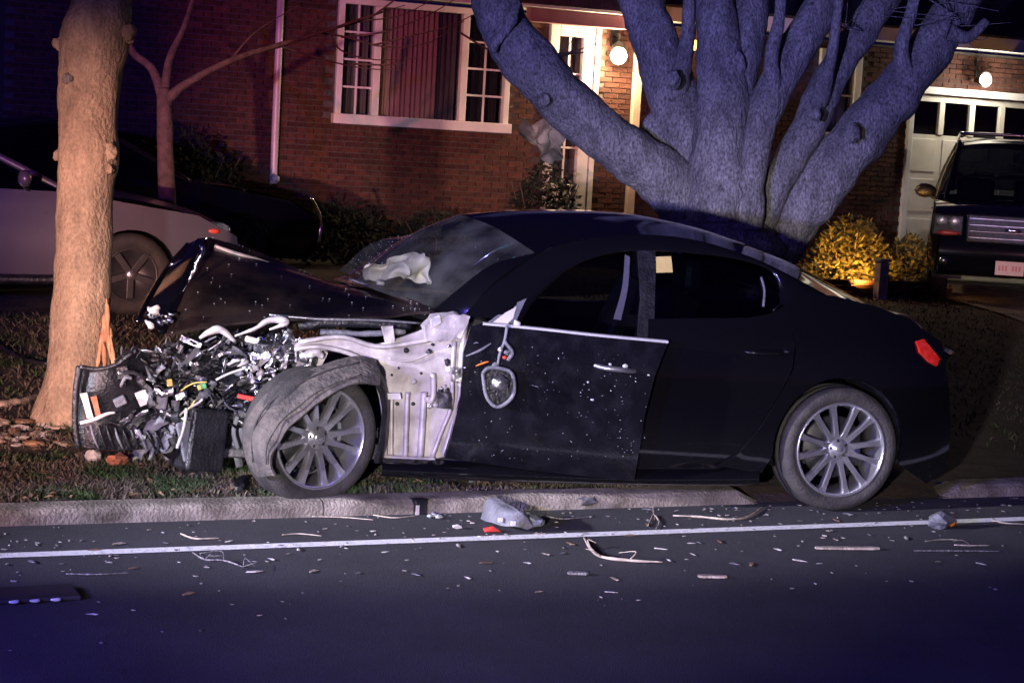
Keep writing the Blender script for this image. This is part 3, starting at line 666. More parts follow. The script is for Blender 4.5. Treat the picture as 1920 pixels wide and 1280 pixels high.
def wheel(name, parent, loc, rz=0, ry=0, ty=rubber, flat=0):
    w_ = empty(name, loc, 0, parent=parent); w_.rotation_euler = (0, ry, rz)
    v, f = lathe_vf([(.258, -.008), (.275, .006), (.300, .012), (.325, .004), (.341, -.022), (.345, -.055), (.337, -.058), (.337, -.066), (.346, -.069), (.347, -.115), (.338, -.118), (.338, -.126), (.347, -.129), (.345, -.185), (.325, -.228), (.29, -.235), (.255, -.225)], 72)
    obj('tyre', v, f, ty, w_)
    v, f = lathe_vf([(.262, -.012), (.262, .002), (.256, .006), (.248, .001), (.244, -.012), (.238, -.035), (.226, -.13), (.232, -.21), (.252, -.228)], 64); obj('rim', v, f, alloy, w_)
    v, f = lathe_vf([(.0, -.115), (.17, -.115), (.175, -.12), (.175, -.135)], 40); obj('brake_disc', v, f, rotor, w_)
    v, f = lathe_vf([(.0, -.008), (.022, -.010), (.032, -.016), (.034, -.03), (.058, -.034), (.066, -.045), (.066, -.09)], 30); obj('hub', v, f, alloy, w_)
    nuts = MB()
    for k in range(5):
        a = 6.283*k/5+.3; v, f = lathe_vf([(0, .004), (.008, .003), (.010, -.006)], 8); nuts.add([p+Vector((.047*math.cos(a), -.034, .047*math.sin(a))) for p in v], f)
    nuts.build('wheel_nuts', iron, w_, True)
    # one spoke, then copies
    prof = [(.050, .026, -.036), (.10, .017, -.024), (.17, .015, -.014), (.215, .018, -.012), (.246, .025, -.012)]
    v = []; f = []
    for r_, hw, yy in prof:
        v += [Vector((r_, yy-.012, -hw)), Vector((r_, yy, -hw*.72)), Vector((r_, yy, hw*.72)), Vector((r_, yy-.012, hw)), Vector((r_, yy-.045, hw*.8)), Vector((r_, yy-.045, -hw*.8))]
    for i in range(len(prof)-1):
        for k in range(6): a = i*6+k; b = i*6+(k+1) % 6; f.append((a, b, b+6, a+6))
    sp0 = obj('spoke', v, f, alloy, w_, False)
    for k in range(1, 12):
        s = copyobj(sp0, w_); s.rotation_euler = (0, 2*math.pi*k/12+(.06 if k % 2 else 0), 0)
    v, f = blob_vf(.03, (1, .3, .4), 0, 1); obj('valve', [p*.4+Vector((.2, -.03, .02)) for p in v], f, iron, w_)
    return w_

car = empty('crashed_sedan', M=CARW, label='wrecked black sedan with torn off front end against the street tree', cat='car')
for nm, loc, rz_, ry_ in (('wheel', (.0, .93, .345), 0, .2), ('wheel', (.0, -.93, .345), math.pi, .5), ('wheel', (2.95, -.80, .325), math.pi-R(4), .4)):
    wheel(nm, car, loc, rz_, ry_)
fh = C(603, 822, .96); fw = wheel('wheel', car, fh, R(24), .15); 
# ---------- body panels (near side)
SILL = [(720, 862), (830, 862), (1190, 898), (1265, 880), (1420, 878), (1424, 908), (1190, 900), (1000, 898), (720, 893)]
yb = lambda x, z: ys(x, z)-.02
sill = loft('side_sill', [[C(716, 858, .88), C(900, 866, .88), C(1200, 878, .88), C(1424, 874, .88)], [C(716, 876, .93), C(900, 884, .93), C(1200, 894, .93), C(1424, 892, .93)], [C(716, 892, .90), C(900, 900, .90), C(1200, 908, .90), C(1424, 908, .90)], [C(716, 892, .70), C(900, 900, .70), C(1200, 908, .70), C(1424, 908, .70)]], black, 30, 10, car)
XH = CS(866, 700).x
def yd(x, z): return ys(x, z)+max(0, XH-x)*.085+.006+.007*noise.noise(Vector((x*5, z*5, 1)))
def yframe(x, z): return ys(x, z)-.012
dp = [(906, 609), (882, 612), (868, 660), (863, 740), (846, 810), (833, 856), (1000, 880), (1188, 899), (1196, 850), (1207, 780), (1226, 705), (1250, 645), (1080, 627)]
fd = panel('front_door', xz(dp, yd), yd, blackdirty, car, .03, .06)
# crease reliefs, belt chrome, handle on the door
def strip(name, pts, w0, w1, m, parent, surf, lift=.012, n=24):
    a = [CS(x, y, surf) for x, y in pts]; a = [Vector((p.x, p.y+lift, p.z)) for p in a]
    return loft(name, [[p+Vector((0, -.012, w0)) for p in a], [p+Vector((0, .004, w0*.5)) for p in a], [p+Vector((0, .004, -w1*.5)) for p in a], [p+Vector((0, -.012, -w1)) for p in a]], m, n, 7, parent)
satin = mat('satin_chrome', (.72, .72, .74), .38, .55, (.80, .80, .82), 20)
strip('chrome_strip', [(903, 606), (1000, 615), (1120, 628), (1250, 640)], .009, .010, satin, fd, yd, .022)
hnd = CS(1153, 690, yd)
def handle(parent, pts, surf, m=chrome):
    P = [CS(x, y, surf) for x, y in pts]; P = [Vector((p.x, p.y+l, p.z)) for p, l in zip(P, (.0, .035, .042, .035, .0))]
    return tube('handle', P, [.011, .013, .015, .013, .011], m, parent, 10, 20)
handle(fd, [(1112, 684), (1130, 688), (1150, 690), (1172, 693), (1192, 696)], yd, alloyd)
# rear door
rdp = [(1212, 640), (1214, 600), (1400, 597), (1440, 590), (1468, 576), (1488, 640), (1484, 690), (1461, 736), (1414, 807), (1382, 852), (1335, 884), (1180, 884), (1190, 780)]
rd = panel('rear_door', xz(rdp, yb), yb, black, car, .03, .06)
handle(rd, [(1394, 658), (1410, 659), (1432, 659), (1456, 659), (1478, 658)], yb, black)
v, f = blob_vf(.012, (1.4, .6, .7), .2, 2); 
for q in ((1399, 658), (1470, 657)): p = CS(*q, yb)+Vector((0, .035, 0)); obj('handle_cap', [a+p for a in v], f, chrome, rd)
# rear quarter with wheel arch
ac = (.02, .36)
qp = xz([(1490, 640), (1486, 690), (1463, 736), (1416, 807), (1384, 846), (1340, 870), (1424, 884)], yb)
qp += arc(ac[0], ac[1], .385, 200-20, 0-12, 24)[::1] if False else arc(ac[0], ac[1], .385, -8, 188, 26)
tailp = xz([(1735, 905), (1770, 880), (1780, 800), (1772, 700), (1760, 640), (1700, 598), (1640, 575), (1560, 555), (1500, 556), (1469, 572)], ys)
qp2 = [(-.365, .28)] + tailp
qp += qp2
rq = panel('rear_quarter', qp, ys, black, car, .02, .06)
lip = [Vector((x, ys(x, z)+.006, z)) for x, z in arc(ac[0], ac[1], .39, -12, 192, 40)]
lip2 = [Vector((x, ys(x, z)-.05, z)) for x, z in arc(ac[0], ac[1], .375, -12, 192, 40)]
loft('arch_lip', [lip, [(a+b)/2+Vector((0, .012, 0)) for a, b in zip(lip, lip2)], lip2], plast, 40, 7, rq)
lin1 = [Vector((x, .90, z)) for x, z in arc(ac[0], ac[1], .375, -20, 200, 30)]
loft('wheel_liner', [lin1, [Vector((p.x, .55, p.z)) for p in lin1]], plast, 30, 4, car)
# rear bumper and trunk face
zc = [.28, .42, .60, .74, .83, .885]
rows = []
for z, xo in zip(zc, (-.62, -.72, -.78, -.80, -.82, -.86)):
    rows.append([Vector((xo+.35, .84 if z > .4 else .80, z)), Vector((xo+.12, .70, z)), Vector((xo, .45, z)), Vector((xo-.04, 0, z)), Vector((xo, -.45, z)), Vector((xo+.12, -.70, z)), Vector((xo+.35, -.84, z))])
loft('rear_bumper', rows, black, 30, 16, car)
MB().tube([(-.52, .60, .30), (-.70, .60, .31)], .045, 16, 3).build('exhaust_tip', chrome, car, True)
def flat(name, pts, m, parent, thick=.01, surf=ys, lift=.01, step=.05):
    return panel(name, xz(pts, surf), lambda x, z: surf(x, z)+lift, m, parent, thick, step)
flat('tail_light', [(1714, 640), (1728, 636), (1744, 655), (1758, 672), (1752, 686), (1738, 678), (1722, 660)], tail, car, .02, ys, .012, .03)
# ---------- greenhouse
cantpx = [(868, 592), (930, 530), (1000, 483), (1080, 452), (1180, 440), (1290, 447), (1390, 475), (1470, 510), (1560, 560), (1625, 590)]
cant = [CS(a, b) for a, b in cantpx]
frin = [(975, 602), (1005, 560), (1060, 508), (1120, 481), (1185, 470), (1290, 474), (1385, 487), (1445, 508), (1466, 540), (1470, 572)]
frn = [CS(a, b) for a, b in frin]
def mir(ps): return [Vector((p.x, -p.y, p.z)) for p in ps]
mid_ = [(a+b)/2+Vector((0, .012, 0)) for a, b in zip(cant, frn)]
loft('roof_rail', [cant, mid_, frn, [p+Vector((0, -.05, 0)) for p in frn]], black, 50, 10, car)
loft('roof_rail', [mir(cant), mir(mid_), mir(frn), [p+Vector((0, .05, 0)) for p in mir(frn)]], black, 50, 10, car)
# roof from windscreen head to boot
cen = [C(x, y, 0) for x, y in ((860, 402), (960, 394), (1050, 393), (1130, 396), (1200, 404), (1300, 427), (1400, 461))]
rn = [CS(a, b) for a, b in ((1010, 478), (1060, 459), (1110, 447), (1160, 441), (1210, 440), (1300, 450), (1390, 475))]
q1 = [a.lerp(b, .55)+Vector((0, 0, .028)) for a, b in zip(rn, cen)]
loft('roof', [rn, q1, cen, mir(q1), mir(rn)], black, 40, 24, car)
# rear window + boot lid
cenr = [C(x, y, 0) for x, y in ((1400, 461), (1480, 493), (1560, 537), (1625, 572))]
rnr = [CS(a, b) for a, b in ((1390, 475), (1470, 510), (1545, 550), (1600, 578))]
q1r = [a.lerp(b, .55)+Vector((0, 0, .02)) for a, b in zip(rnr, cenr)]
loft('rear_window', [rnr, q1r, cenr, mir(q1r), mir(rnr)], dglass, 20, 20, car)
cenb = [C(x, y, 0) for x, y in ((1625, 572), (1665, 583), (1700, 592), (1728, 620), (1738, 650))]
rnb = [CS(a, b)+Vector((0, -.04-.02*k, -.008*k)) for k, (a, b) in enumerate(((1600, 578), (1650, 586), (1695, 600), (1722, 618), (1735, 640)))]
q1b = [a.lerp(b, .55)+Vector((0, 0, .015)) for a, b in zip(rnb, cenb)]
loft('boot_lid', [rnb, q1b, cenb, mir(q1b), mir(rnb)], black, 20, 20, car)
# windscreen
wb = [Vector((2.24, .68, .955)), Vector((2.48, .36, 1.0)), Vector((2.56, 0, 1.025)), Vector((2.55, -.36, 1.035)), C(636, 506, -.66)]
wt = [rn[0], q1[0], cen[0], mir(q1)[0], mir(rn)[0]]
wm = [a.lerp(b, .5)+Vector((.015, 0, .055)) for a, b in zip(wb, wt)]
wm[4] = C(720, 448, -.62); 
ws = loft('windscreen', [wb, wm, wt], wsglass, 28, 20, car)
v, f = lofted([wb, wm, wt], 28, 20)
def wsp(u, t, lift=.006):
    i = min(27, int(u*27)); j = min(19, int(t*19)); return v[j*28+i]+Vector((lift, 0, lift))
loft('shade_band', [[wsp(u, t, -.012) for u in (.06, .2, .35, .5, .7, .92)] for t in (.80, .9, .97)], tealm, 20, 5, ws)
# black A pillar near, far
loft('pillar', [[wb[0]+Vector((-.12, .06, -.02)), cant[1]+Vector((0, .0, .0)), cant[2], cant[3]], [wb[0]+Vector((.03, -.01, .0)), wm[0]+Vector((.01, -.01, .01)), wm[0].lerp(wt[0], .6)+Vector((.01, -.01, .015)), wt[0]]], black, 20, 5, car, .02)
# glass bits on windscreen
gl = MB()
for _ in range(80):
    u = random.uniform(.55, 1) if random.random() < .75 else random.random(); t = random.uniform(.05, .75); p = wsp(u, t); s = random.uniform(.0014, .003)
    vv, ff = blob_vf(s, (1, 1, .8), .3, 1); gl.add([q+p for q in vv], ff)
tag(gl.build('glass_fragments', shardm, ws), kind='stuff')
# wiper arm strip
tube('wiper', [C(640, 532, -.2), C(700, 556, .1), C(760, 580, .4), C(800, 590, .55)], [.012, .014, .014, .01], plast, car, 8, 16)
tube('wiper', [C(655, 523, -.1), C(690, 536, 0), C(726, 562, .2)], [.007, .009, .007], plastg, car, 8, 10)
# side glass
def quadglass(name, pts, m, inset=.03):
    return panel(name, xz(pts), lambda x, z: ys(x, z)-inset, m, car, 0, .08)
quadglass('front_window', [(978, 604), (1005, 562), (1060, 510), (1120, 483), (1185, 472), (1216, 472), (1208, 640), (1100, 628)], winglass)
rwn = quadglass('rear_window_side', [(1230, 474), (1290, 476), (1385, 489), (1443, 510), (1462, 540), (1466, 570), (1438, 590), (1400, 598), (1228, 602)], dglass)
rwn.name = 'rear_door_window'
panel('far_side_window', [(a, b) for a, b in xz([(978, 604), (1005, 562), (1060, 510), (1120, 483), (1185, 472), (1290, 476), (1385, 489), (1443, 510), (1466, 570), (1400, 598), (1228, 612), (1100, 612)])], lambda x, z: -(ys(x, z)-.03), dglass, car, 0, .1)
panel('sticker', xz([(1232, 482), (1261, 481), (1264, 511), (1233, 512)]), lambda x, z: ys(x, z)-.022, yellowtag, rwn, .002, .05)
flat('pillar', [(1197, 471), (1230, 473), (1228, 603), (1218, 642), (1196, 640), (1203, 560)], plast, car, .02, ys, -.018, .06)
# chrome-ish quarter trim inside the rear window
tube('window_trim', [CS(1430, 520)+Vector((0, -.02, 0)), CS(1436, 545)+Vector((0, -.02, 0)), CS(1434, 575)+Vector((0, -.02, 0))], .007, plastg, car, 6, 10)
tube('window_trim', [CS(1447, 508), CS(1464, 530), CS(1468, 560), CS(1450, 582)], .005, chrome, car, 6, 14)
flat('mirror_base', [(912, 606), (940, 585), (962, 570), (986, 560), (972, 590), (966, 606)], plastg, car, .015, ys, .005, .05)
flat('mirror_base_plate', [(922, 604), (945, 586), (960, 578), (966, 574), (960, 596), (950, 606)], whitep, car, .01, ys, .022, .05)
v2, f2 = blob_vf(.02, (1, .6, .8), .5, 2); p = CS(964, 604); obj('mirror_joint', [q+p+Vector((0, .05, 0)) for q in v2], f2, whitep, car)
# seat belt
loft('seat_belt', [[C(1172, 477, .60), C(1166, 540, .62), C(1150, 598, .64)], [C(1181, 482, .60), C(1177, 540, .62), C(1164, 600, .64)]], ledpale, 12, 3, car, .004)
# cabin
box('cabin_floor', (-.2, -.80, .24), (2.5, .80, .30), interior, car)
box('dashboard', (1.95, -.66, .62), (2.28, .66, .93), interior, car, .06)
box('rear_shelf', (-.45, -.62, .84), (.12, .62, .90), interior, car, .02)
def seat(x, y):
    s = empty('seat', (x, y, .3), parent=car)
    box('cushion', (-.25, -.25, .08), (.28, .25, .26), leather, s, .06)
    loft('backrest', [[Vector((-.22, -.25, .2)), Vector((-.34, -.25, .5)), Vector((-.44, -.2, .80))], [Vector((-.16, 0, .2)), Vector((-.28, 0, .5)), Vector((-.42, 0, .82))], [Vector((-.22, .25, .2)), Vector((-.34, .25, .5)), Vector((-.44, .2, .80))]], leather, 12, 10, s, .12)
    box('headrest', (-.54, -.12, .82), (-.42, .12, 1.0), leather, s, .04)
seat(1.25, .36); seat(1.25, -.36)
box('rear_bench', (.0, -.60, .35), (.45, .60, .62), leather, car, .08)
# steering wheel and airbags
sw = empty('steering_wheel', (1.80, .38, .86), parent=car)
v, f = tube_vf([Vector((.06*math.sin(a)*0+.08*math.sin(a), .18*math.cos(a), .17*math.sin(a))) for a in [6.283*i/28 for i in range(29)]], .015, 8, cap=False); obj('wheel_ring', v, f, interior, sw)
MB().box((-.02, -.16, -.03), (.01, .16, .03)).build('wheel_bar', interior, sw, False, .01)
rows = []
for pts in ([(700, 500), (745, 483), (778, 474), (800, 480), (806, 500)], [(690, 512), (730, 500), (770, 492), (798, 500), (811, 522)], [(688, 520), (720, 512), (760, 510), (788, 514), (811, 531)], [(690, 526), (720, 520), (752, 522), (780, 532), (806, 533)]):
    rows.append([C(x, y, -.22+.07*math.sin(1.9*i+y*.07)) for i, (x, y) in enumerate(pts)])
loft('airbag', rows, airb, 44, 34, car, .006, .034, 13)
v2, f2 = blob_vf(.026, (1, .7, .7), .5, 2); p = C(712, 531, -.1); obj('airbag_cap', [q+p for q in v2], f2, airb, car)
loft('curtain_airbag', [[C(930, 514, -.55), C(950, 492, -.55), C(962, 482, -.55)], [C(938, 514, -.55), C(964, 496, -.55), C(984, 480, -.55)]], airb, 10, 5, car, .01, .006)
# far side shell
yf = lambda x, z: -ys(x, z)
panel('far_side_body', arc(ac[0], ac[1], .385, -8, 188, 20)[::-1][::-1] + [(-.365, .26), (-.62, .30), (-.70, .8), (-.62, 1.0), (-.1, 1.0), (1.0, .93), (2.1, .92), (2.45, .92), (2.45, .18), (.6, .15)], yf, black, car, .02, .1)
# ---------- hood: buckled up into a tent
rid = [C(x, y, -.1) for x, y in ((390, 449), (450, 466), (515, 491), (600, 524), (690, 545))] + [Vector((2.60, 0, 1.01))]
nr = [C(x, y, .72) for x, y in ((308, 628), (420, 612), (560, 600), (700, 597))] + [Vector((2.40, .70, .925)), Vector((2.26, .72, .945))]
hm = [a.lerp(b, .5)+Vector((0, .05, .03)) for a, b in zip(rid, nr)]
fa = [Vector((p.x-.02, -.76, .93-.03*i if i < 4 else .98)) for i, p in enumerate(rid)]; fa[0] = C(372, 450, -.45)
hd = loft('hood', [nr, nr and [a.lerp(b, .22)+Vector((0, .02, .012)) for a, b in zip(nr, rid)], hm, [a.lerp(b, .88)+Vector((0, .0, .012)) for a, b in zip(nr, rid)], rid, [a.lerp(b, .5) for a, b in zip(rid, fa)], fa], hoodpaint, 50, 40, car, .012, .014, 5)
# folded front lip with chrome grille surround
lipr = [[C(388, 447, -.1), C(372, 478, .15), C(340, 560, .5), C(308, 628, .72)], [C(384, 452, -.06), C(360, 485, .2), C(324, 560, .52), C(298, 622, .72)], [C(372, 450, -.1), C(335, 492, .12), C(300, 560, .42), C(285, 610, .62)], [C(350, 462, -.2), C(305, 512, .05), C(272, 570, .35), C(258, 598, .55)]]
hl = loft('hood_lip', lipr, black, 24, 14, hd, .012, .008, 7)
tube('lip_bead', [C(352, 458, -.15), C(310, 506, .08), C(276, 562, .36), C(257, 604, .58)], .012, black, hl, 8, 18)
for pts, wd in (([(376, 458), (380, 470), (371, 488), (362, 512), (352, 530)], .014), ([(317, 500), (325, 494), (340, 487)], .009), ([(352, 530), (330, 570), (312, 612)], .006)):
    tube('chrome_trim', [C(x, y, .46) for x, y in pts], [wd*.4]+[wd]*(len(pts)-2)+[wd*.4], chrome, hl, 8, 16, .4, 40)
# crushed chrome grille surround piece
for k in range(12):
    a = random.uniform(268, 318); b = 570+random.uniform(0, 32)+(a-270)*.25
    P = [C(a, b, .70), C(a+random.uniform(4, 14), b+random.uniform(-3, 12), .74), C(a+random.uniform(12, 24), b+random.uniform(-2, 18), .70)]
    tube('grille_shard', P, [.006, random.uniform(.008, .018), .005], chrome if k % 3 else whitep, hl, 6, 8, .5, 40)
tube('hood_edge_strip', [C(402, 461, .0), C(440, 475, .0), C(480, 487, .0), C(511, 497, .0)], [.010, .013, .013, .011], primer, hd, 8, 16)
tube('hood_edge_strip', [C(505, 590, .7), C(600, 598, .72), C(700, 600, .72), C(790, 606, .72)], [.006, .008, .008, .006], alloyd, hd, 8, 24)

# ---------- bare inner fender and hinge pillar
yi = lambda x, z: .80+.010*noise.noise(Vector((x*7, z*7, 3)))
ifp = [(548, 648), (575, 634), (640, 628), (700, 646), (728, 640), (800, 615), (835, 590), (878, 592), (866, 640), (866, 700), (862, 760), (845, 810), (832, 855), (800, 862), (722, 858), (722, 790), (716, 730), (700, 690), (672, 668), (630, 654), (590, 658)]
inf = panel('inner_fender', [(C(x, y, .80).x, C(x, y, .80).z) for x, y in ifp], yi, primer, car, .02, .05)
def itube(name, pts, y, r, m=primer, rough=0): return tube(name, [C(a, b, y) for a, b in pts], r, m, inf, 8, 20, rough, 20)
itube('pillar_flange', [(874, 592), (866, 660), (861, 750), (846, 805), (832, 852)], .85, .016)
itube('pillar_flange', [(852, 640), (848, 700), (846, 760), (828, 808), (810, 856)], .84, .012)
itube('rib', [(764, 735), (762, 790), (760, 856)], .83, .014)
itube('rib', [(795, 735), (792, 790), (788, 856)], .835, .018)
itube('rib', [(735, 742), (734, 800), (734, 856)], .825, .010)
itube('rib', [(812, 700), (812, 740), (806, 752), (800, 745)], .845, .016)
itube('ledge', [(560, 642), (640, 632), (710, 650), (790, 640), (835, 630)], .84, .013)
itube('ledge', [(728, 672), (770, 676), (812, 660)], .82, .006)
itube('arch_edge', [(552, 655), (600, 650), (660, 664), (695, 690), (714, 740), (722, 800), (722, 858)], .83, .013)
itube('sill_end', [(720, 858), (770, 862), (815, 862)], .84, .018)
itube('rail', [(560, 612), (620, 604), (700, 606), (770, 612)], .70, [.02, .03, .028, .02], plast, .3)
itube('rail', [(600, 622), (680, 626), (760, 622)], .74, .016, plastg, .3)
def ibox(name, pts, y, m=primer, th=.03, rough=.006):
    q = [C(a, b, y) for a, b in pts]; cx_ = sum((p for p in q), Vector())/len(q)
    return panel(name, [(p.x, p.z) for p in q], lambda x, z: y+rough*noise.noise(Vector((x*30, z*30, y))), m, inf, th, .03)
ibox('pillar_box', [(792, 610), (808, 594), (850, 586), (880, 592), (874, 606), (866, 632), (800, 640)], .86, primer, .05, .02)
ibox('hinge', [(845, 690), (868, 688), (868, 712), (845, 716)], .87, zinc, .03)
ibox('hinge', [(818, 738), (842, 736), (846, 768), (820, 764)], .87, zinc, .03, .02)
ibox('bracket', [(716, 612), (736, 610), (740, 640), (722, 642)], .84, primer, .03)
ibox('bracket', [(806, 598), (824, 592), (828, 606), (810, 614)], .90, whitep, .02, .02)
ibox('bracket', [(716, 737), (750, 736), (752, 747), (716, 748)], .86, whitep, .03)
for a, b, r_ in ((762, 657, .014), (735, 703, .006), (748, 690, .006), (830, 612, .009), (862, 606, .014), (820, 606, .006), (790, 700, .007), (812, 646, .008), (745, 757, .01), (775, 757, .01)):
    p = C(a, b, .822); v, f = lathe_vf([(0, .0), (r_, 0), (r_, -.02)], 12); obj('hole_disc', [q*1+p for q in v], f, interior, inf)  # near-black discs stand in for the shade inside small holes
for k in range(16):
    a, b = random.uniform(770, 862), random.uniform(640, 770); p = C(a, b, .84)
    v, f = blob_vf(random.uniform(.008, .018), (1, .6, random.uniform(.6, 1.8)), .6, 1, k); obj('bolt', [q+p for q in v], f, random.choice((zinc, primer, whitep, plast)), inf, False)
ibox('shock_tower', [(556, 690), (560, 655), (600, 648), (614, 660), (600, 690), (580, 712)], .70, primer, .04, .05)
itube('strut', [(575, 655), (583, 672), (577, 692), (570, 712)], .76, [.028, .03, .022, .02], zinc, .2)
itube('strut_mount', [(562, 668), (588, 660), (606, 668)], .80, [.014, .026, .014], whitep, .5)

# ---------- torn tread over the front wheel, liner behind it
po = [(705, 676), (670, 672), (626, 680), (580, 695), (545, 712), (495, 743), (468, 782), (460, 817), (462, 866), (484, 896)]
pi_ = [(712, 722), (676, 717), (637, 732), (593, 756), (562, 785), (541, 806), (524, 831), (513, 850), (512, 872), (520, 890)]
ro = [C(x, y, .86+.022*i) for i, (x, y) in enumerate(po)]; ri = [C(x, y, 1.06+.022*min(i, 7)) for i, (x, y) in enumerate(pi_)]
rm = [(a+b)/2+Vector((0, .035, .012)) for a, b in zip(ro, ri)]
tt = loft('torn_tyre_tread', [ro, rm, ri], tread, 70, 22, car, .014, .016, 6)
for k in range(2):
    t = .2+.5*k
    tube('tread_groove', [a.lerp(b, t)+Vector((0, .028+.03*math.sin(t*3.1), .01)) for a, b in zip(ro[1:-1], ri[1:-1])], .004, rubber, tt, 5, 40, .6, 20)
ll = [[C(x, y, .78) for x, y in ((655, 668), (690, 672), (716, 700), (728, 760), (724, 820), (716, 862))], [C(x, y, .92) for x, y in ((650, 690), (686, 694), (706, 726), (716, 770), (712, 822), (700, 868))]]
loft('fender_liner', [ll[0], [(a+b)/2+Vector((0, .05, .0)) for a, b in zip(*ll)], ll[1]], plast, 30, 8, car, .012, .01, 9)
# ---------- crushed engine bay
v, f = lofted([[C(560, 640, .2), C(480, 650, .2), C(380, 660, .2), C(290, 668, .2)], [C(560, 700, .52), C(480, 690, .55), C(380, 700, .52), C(280, 712, .5)], [C(560, 790, .50), C(470, 780, .55), C(370, 790, .5), C(290, 790, .45)], [C(560, 870, .3), C(470, 860, .4), C(370, 860, .4), C(300, 850, .3)]], 24, 20)
obj('engine_block', [p+.05*noise.noise_vector(p*7) for p in v], f, plast, car)
box('underbody', (.4, -.78, .17), (3.2, .78, .25), interior, car)
protos = {}
def chunk(kind, i):
    if (kind, i) in protos: return protos[(kind, i)]
    mb = MB(); rs_ = random.Random(i*17+hash(kind) % 97 if False else i*17+len(kind)*5)
    if kind == 'bracket':
        a = rs_.uniform(.03, .06); mb.box((-a, -.004, -.018), (a, .004, .018)); mb.box((a, -.004, -.018), (a+.006, .04, .018)); mb.box((-a-.005, -.03, -.015), (-a, .004, .014))
    elif kind == 'hose':
        mb.tube([(-.07, 0, rs_.uniform(-.02, .02)), (-.03, rs_.uniform(-.02, .03), rs_.uniform(0, .04)), (.03, rs_.uniform(-.02, .03), rs_.uniform(-.03, .03)), (.08, 0, rs_.uniform(-.02, .02))], rs_.uniform(.007, .014), 7, 12)
    elif kind == 'metal_shard' or kind == 'plastic_shard':
        n = 6; top = [Vector((-.06+.12*k/n, .02*math.sin(k*1.7+i), .012+.03*rs_.random())) for k in range(n+1)]; bot = [Vector((-.06+.12*k/n, .02*math.cos(k*1.3+i), -.012-.03*rs_.random())) for k in range(n+1)]
        vv, ff = lofted([top, [(a+b)/2+Vector((0, .02, 0)) for a, b in zip(top, bot)], bot], 7, 4); mb.add(vv, ff); mb.add([p-Vector((0, .006, 0)) for p in vv], [q[::-1] for q in ff])
    elif kind == 'sheet':
        vv, ff = lofted([[Vector((-.09+.045*a, .035*noise.noise(Vector((a*1.7, b*1.9, i*3.3)))*2, -.05+.035*b)) for a in range(5)] for b in range(4)], 10, 8); mb.add(vv, ff)
    elif kind == 'casting':
        vv, ff = blob_vf(.032, (1.3, .8, 1), .9, 2, i); mb.add(vv, ff)
    elif kind == 'finned_block':
        for k in range(5): mb.box((-.035+.016*k, -.02, -.03), (-.026+.016*k, .02, .03))
        mb.box((-.04, -.022, -.012), (.045, .01, .012))
    me = bpy.data.meshes.new(kind); me.from_pydata(mb.v, [], mb.f); protos[(kind, i)] = me; return me
mats_k = {'bracket': (zinc, zinc, plast, plast, alloyd), 'sheet': (plast, plast, plastg, alloyd, plast), 'hose': (plast, plast, plast, plastg, zinc), 'metal_shard': (zinc, zinc, plastg, alloyd), 'plastic_shard': (plast, plast, plastg), 'casting': (zinc, plast, alloyd, plastg), 'finned_block': (plast, zinc, alloyd)}
mcache = {}
def put(kind, px, py, y, s, m=None, rot=None):
    i = random.randrange(4); m = m or random.choice(mats_k[kind]); key = (kind, i, m.name)
    if key not in mcache:
        me = chunk(kind, i).copy(); me.name = kind; me.materials.clear(); me.materials.append(m)
        if kind in ('hose', 'casting', 'metal_shard', 'plastic_shard', 'sheet'): me.polygons.foreach_set('use_smooth', [True]*len(me.polygons))
        mcache[key] = me
    o = bpy.data.objects.new(kind, mcache[key]); COL.objects.link(o); o.parent = car; o.location = C(px, py, y)
    o.rotation_euler = rot or (random.uniform(-1.2, 1.2), random.gauss(.35, .7), random.uniform(-.8, .8)); o.scale = (s*random.uniform(.8, 1.8), s*random.uniform(.5, 1), s*random.uniform(.4, 1.1))
def upper(px): return lerp1(px, [190, 260, 330, 430, 560], [665, 655, 645, 625, 625])
def lower(px): return lerp1(px, [190, 260, 330, 430, 470, 560], [690, 770, 790, 800, 770, 680])
for k in range(330):
    px = random.uniform(235, 560); py = random.uniform(upper(px), lower(px))
    dark = px < 330
    kind = random.choice(('bracket', 'hose', 'hose', 'metal_shard', 'plastic_shard', 'plastic_shard', 'casting', 'metal_shard', 'hose'))
    m = random.choice((plast, plast, plastg, zinc)) if dark and random.random() < .6 else None
    put(kind, px, py, .60+.16*random.random(), random.uniform(.3, .85), m)
for k in range(30): put('sheet', random.uniform(300, 540), random.uniform(665, 760), .62+.12*random.random(), random.uniform(.6, 1.2))
for k in range(26):  # bright castings low ahead of the wheel arch
    put('casting', random.uniform(455, 550), random.uniform(672, 735), .80, random.uniform(.3, .65), random.choice((zinc, primer, zinc, chrome)))
for k in range(16): put('bracket', random.uniform(480, 560), random.uniform(640, 680), .78, random.uniform(.6, 1.1), random.choice((zinc, primer)))
def ctube(name, pts, y, r, m, rough=0, n=8): return tube(name, [C(a, b, y+.0) for a, b in pts], r, m, car, n, 22, rough, 20)
ctube('torn_trim', [(374, 634), (395, 621), (412, 618), (428, 628), (440, 640)], .80, [.006, .018, .022, .014, .006], whitep, .3)
ctube('torn_trim', [(440, 630), (478, 616), (502, 601), (530, 600), (536, 606), (505, 618)], .80, [.006, .010, .016, .020, .014, .006], whitep, .3)
ctube('wire', [(330, 745), (345, 728), (365, 718), (388, 716)], .84, .0045, yellow)
ctube('wire', [(325, 795), (340, 775), (372, 755), (380, 748)], .86, .006, whitep)
ctube('wire', [(405, 712), (430, 700), (460, 690)], .84, .006, whitep)
ctube('wire', [(340, 790), (352, 770), (366, 750)], .87, .0035, yellow)
def cbox(name, px, py, y, sx, sy, sz, m, rot=(0, 0, 0), bev=.004):
    o = MB().box((-sx, -sy, -sz), (sx, sy, sz)).build(name, m, car, False, bev); o.location = C(px, py, y); o.rotation_euler = rot; return o
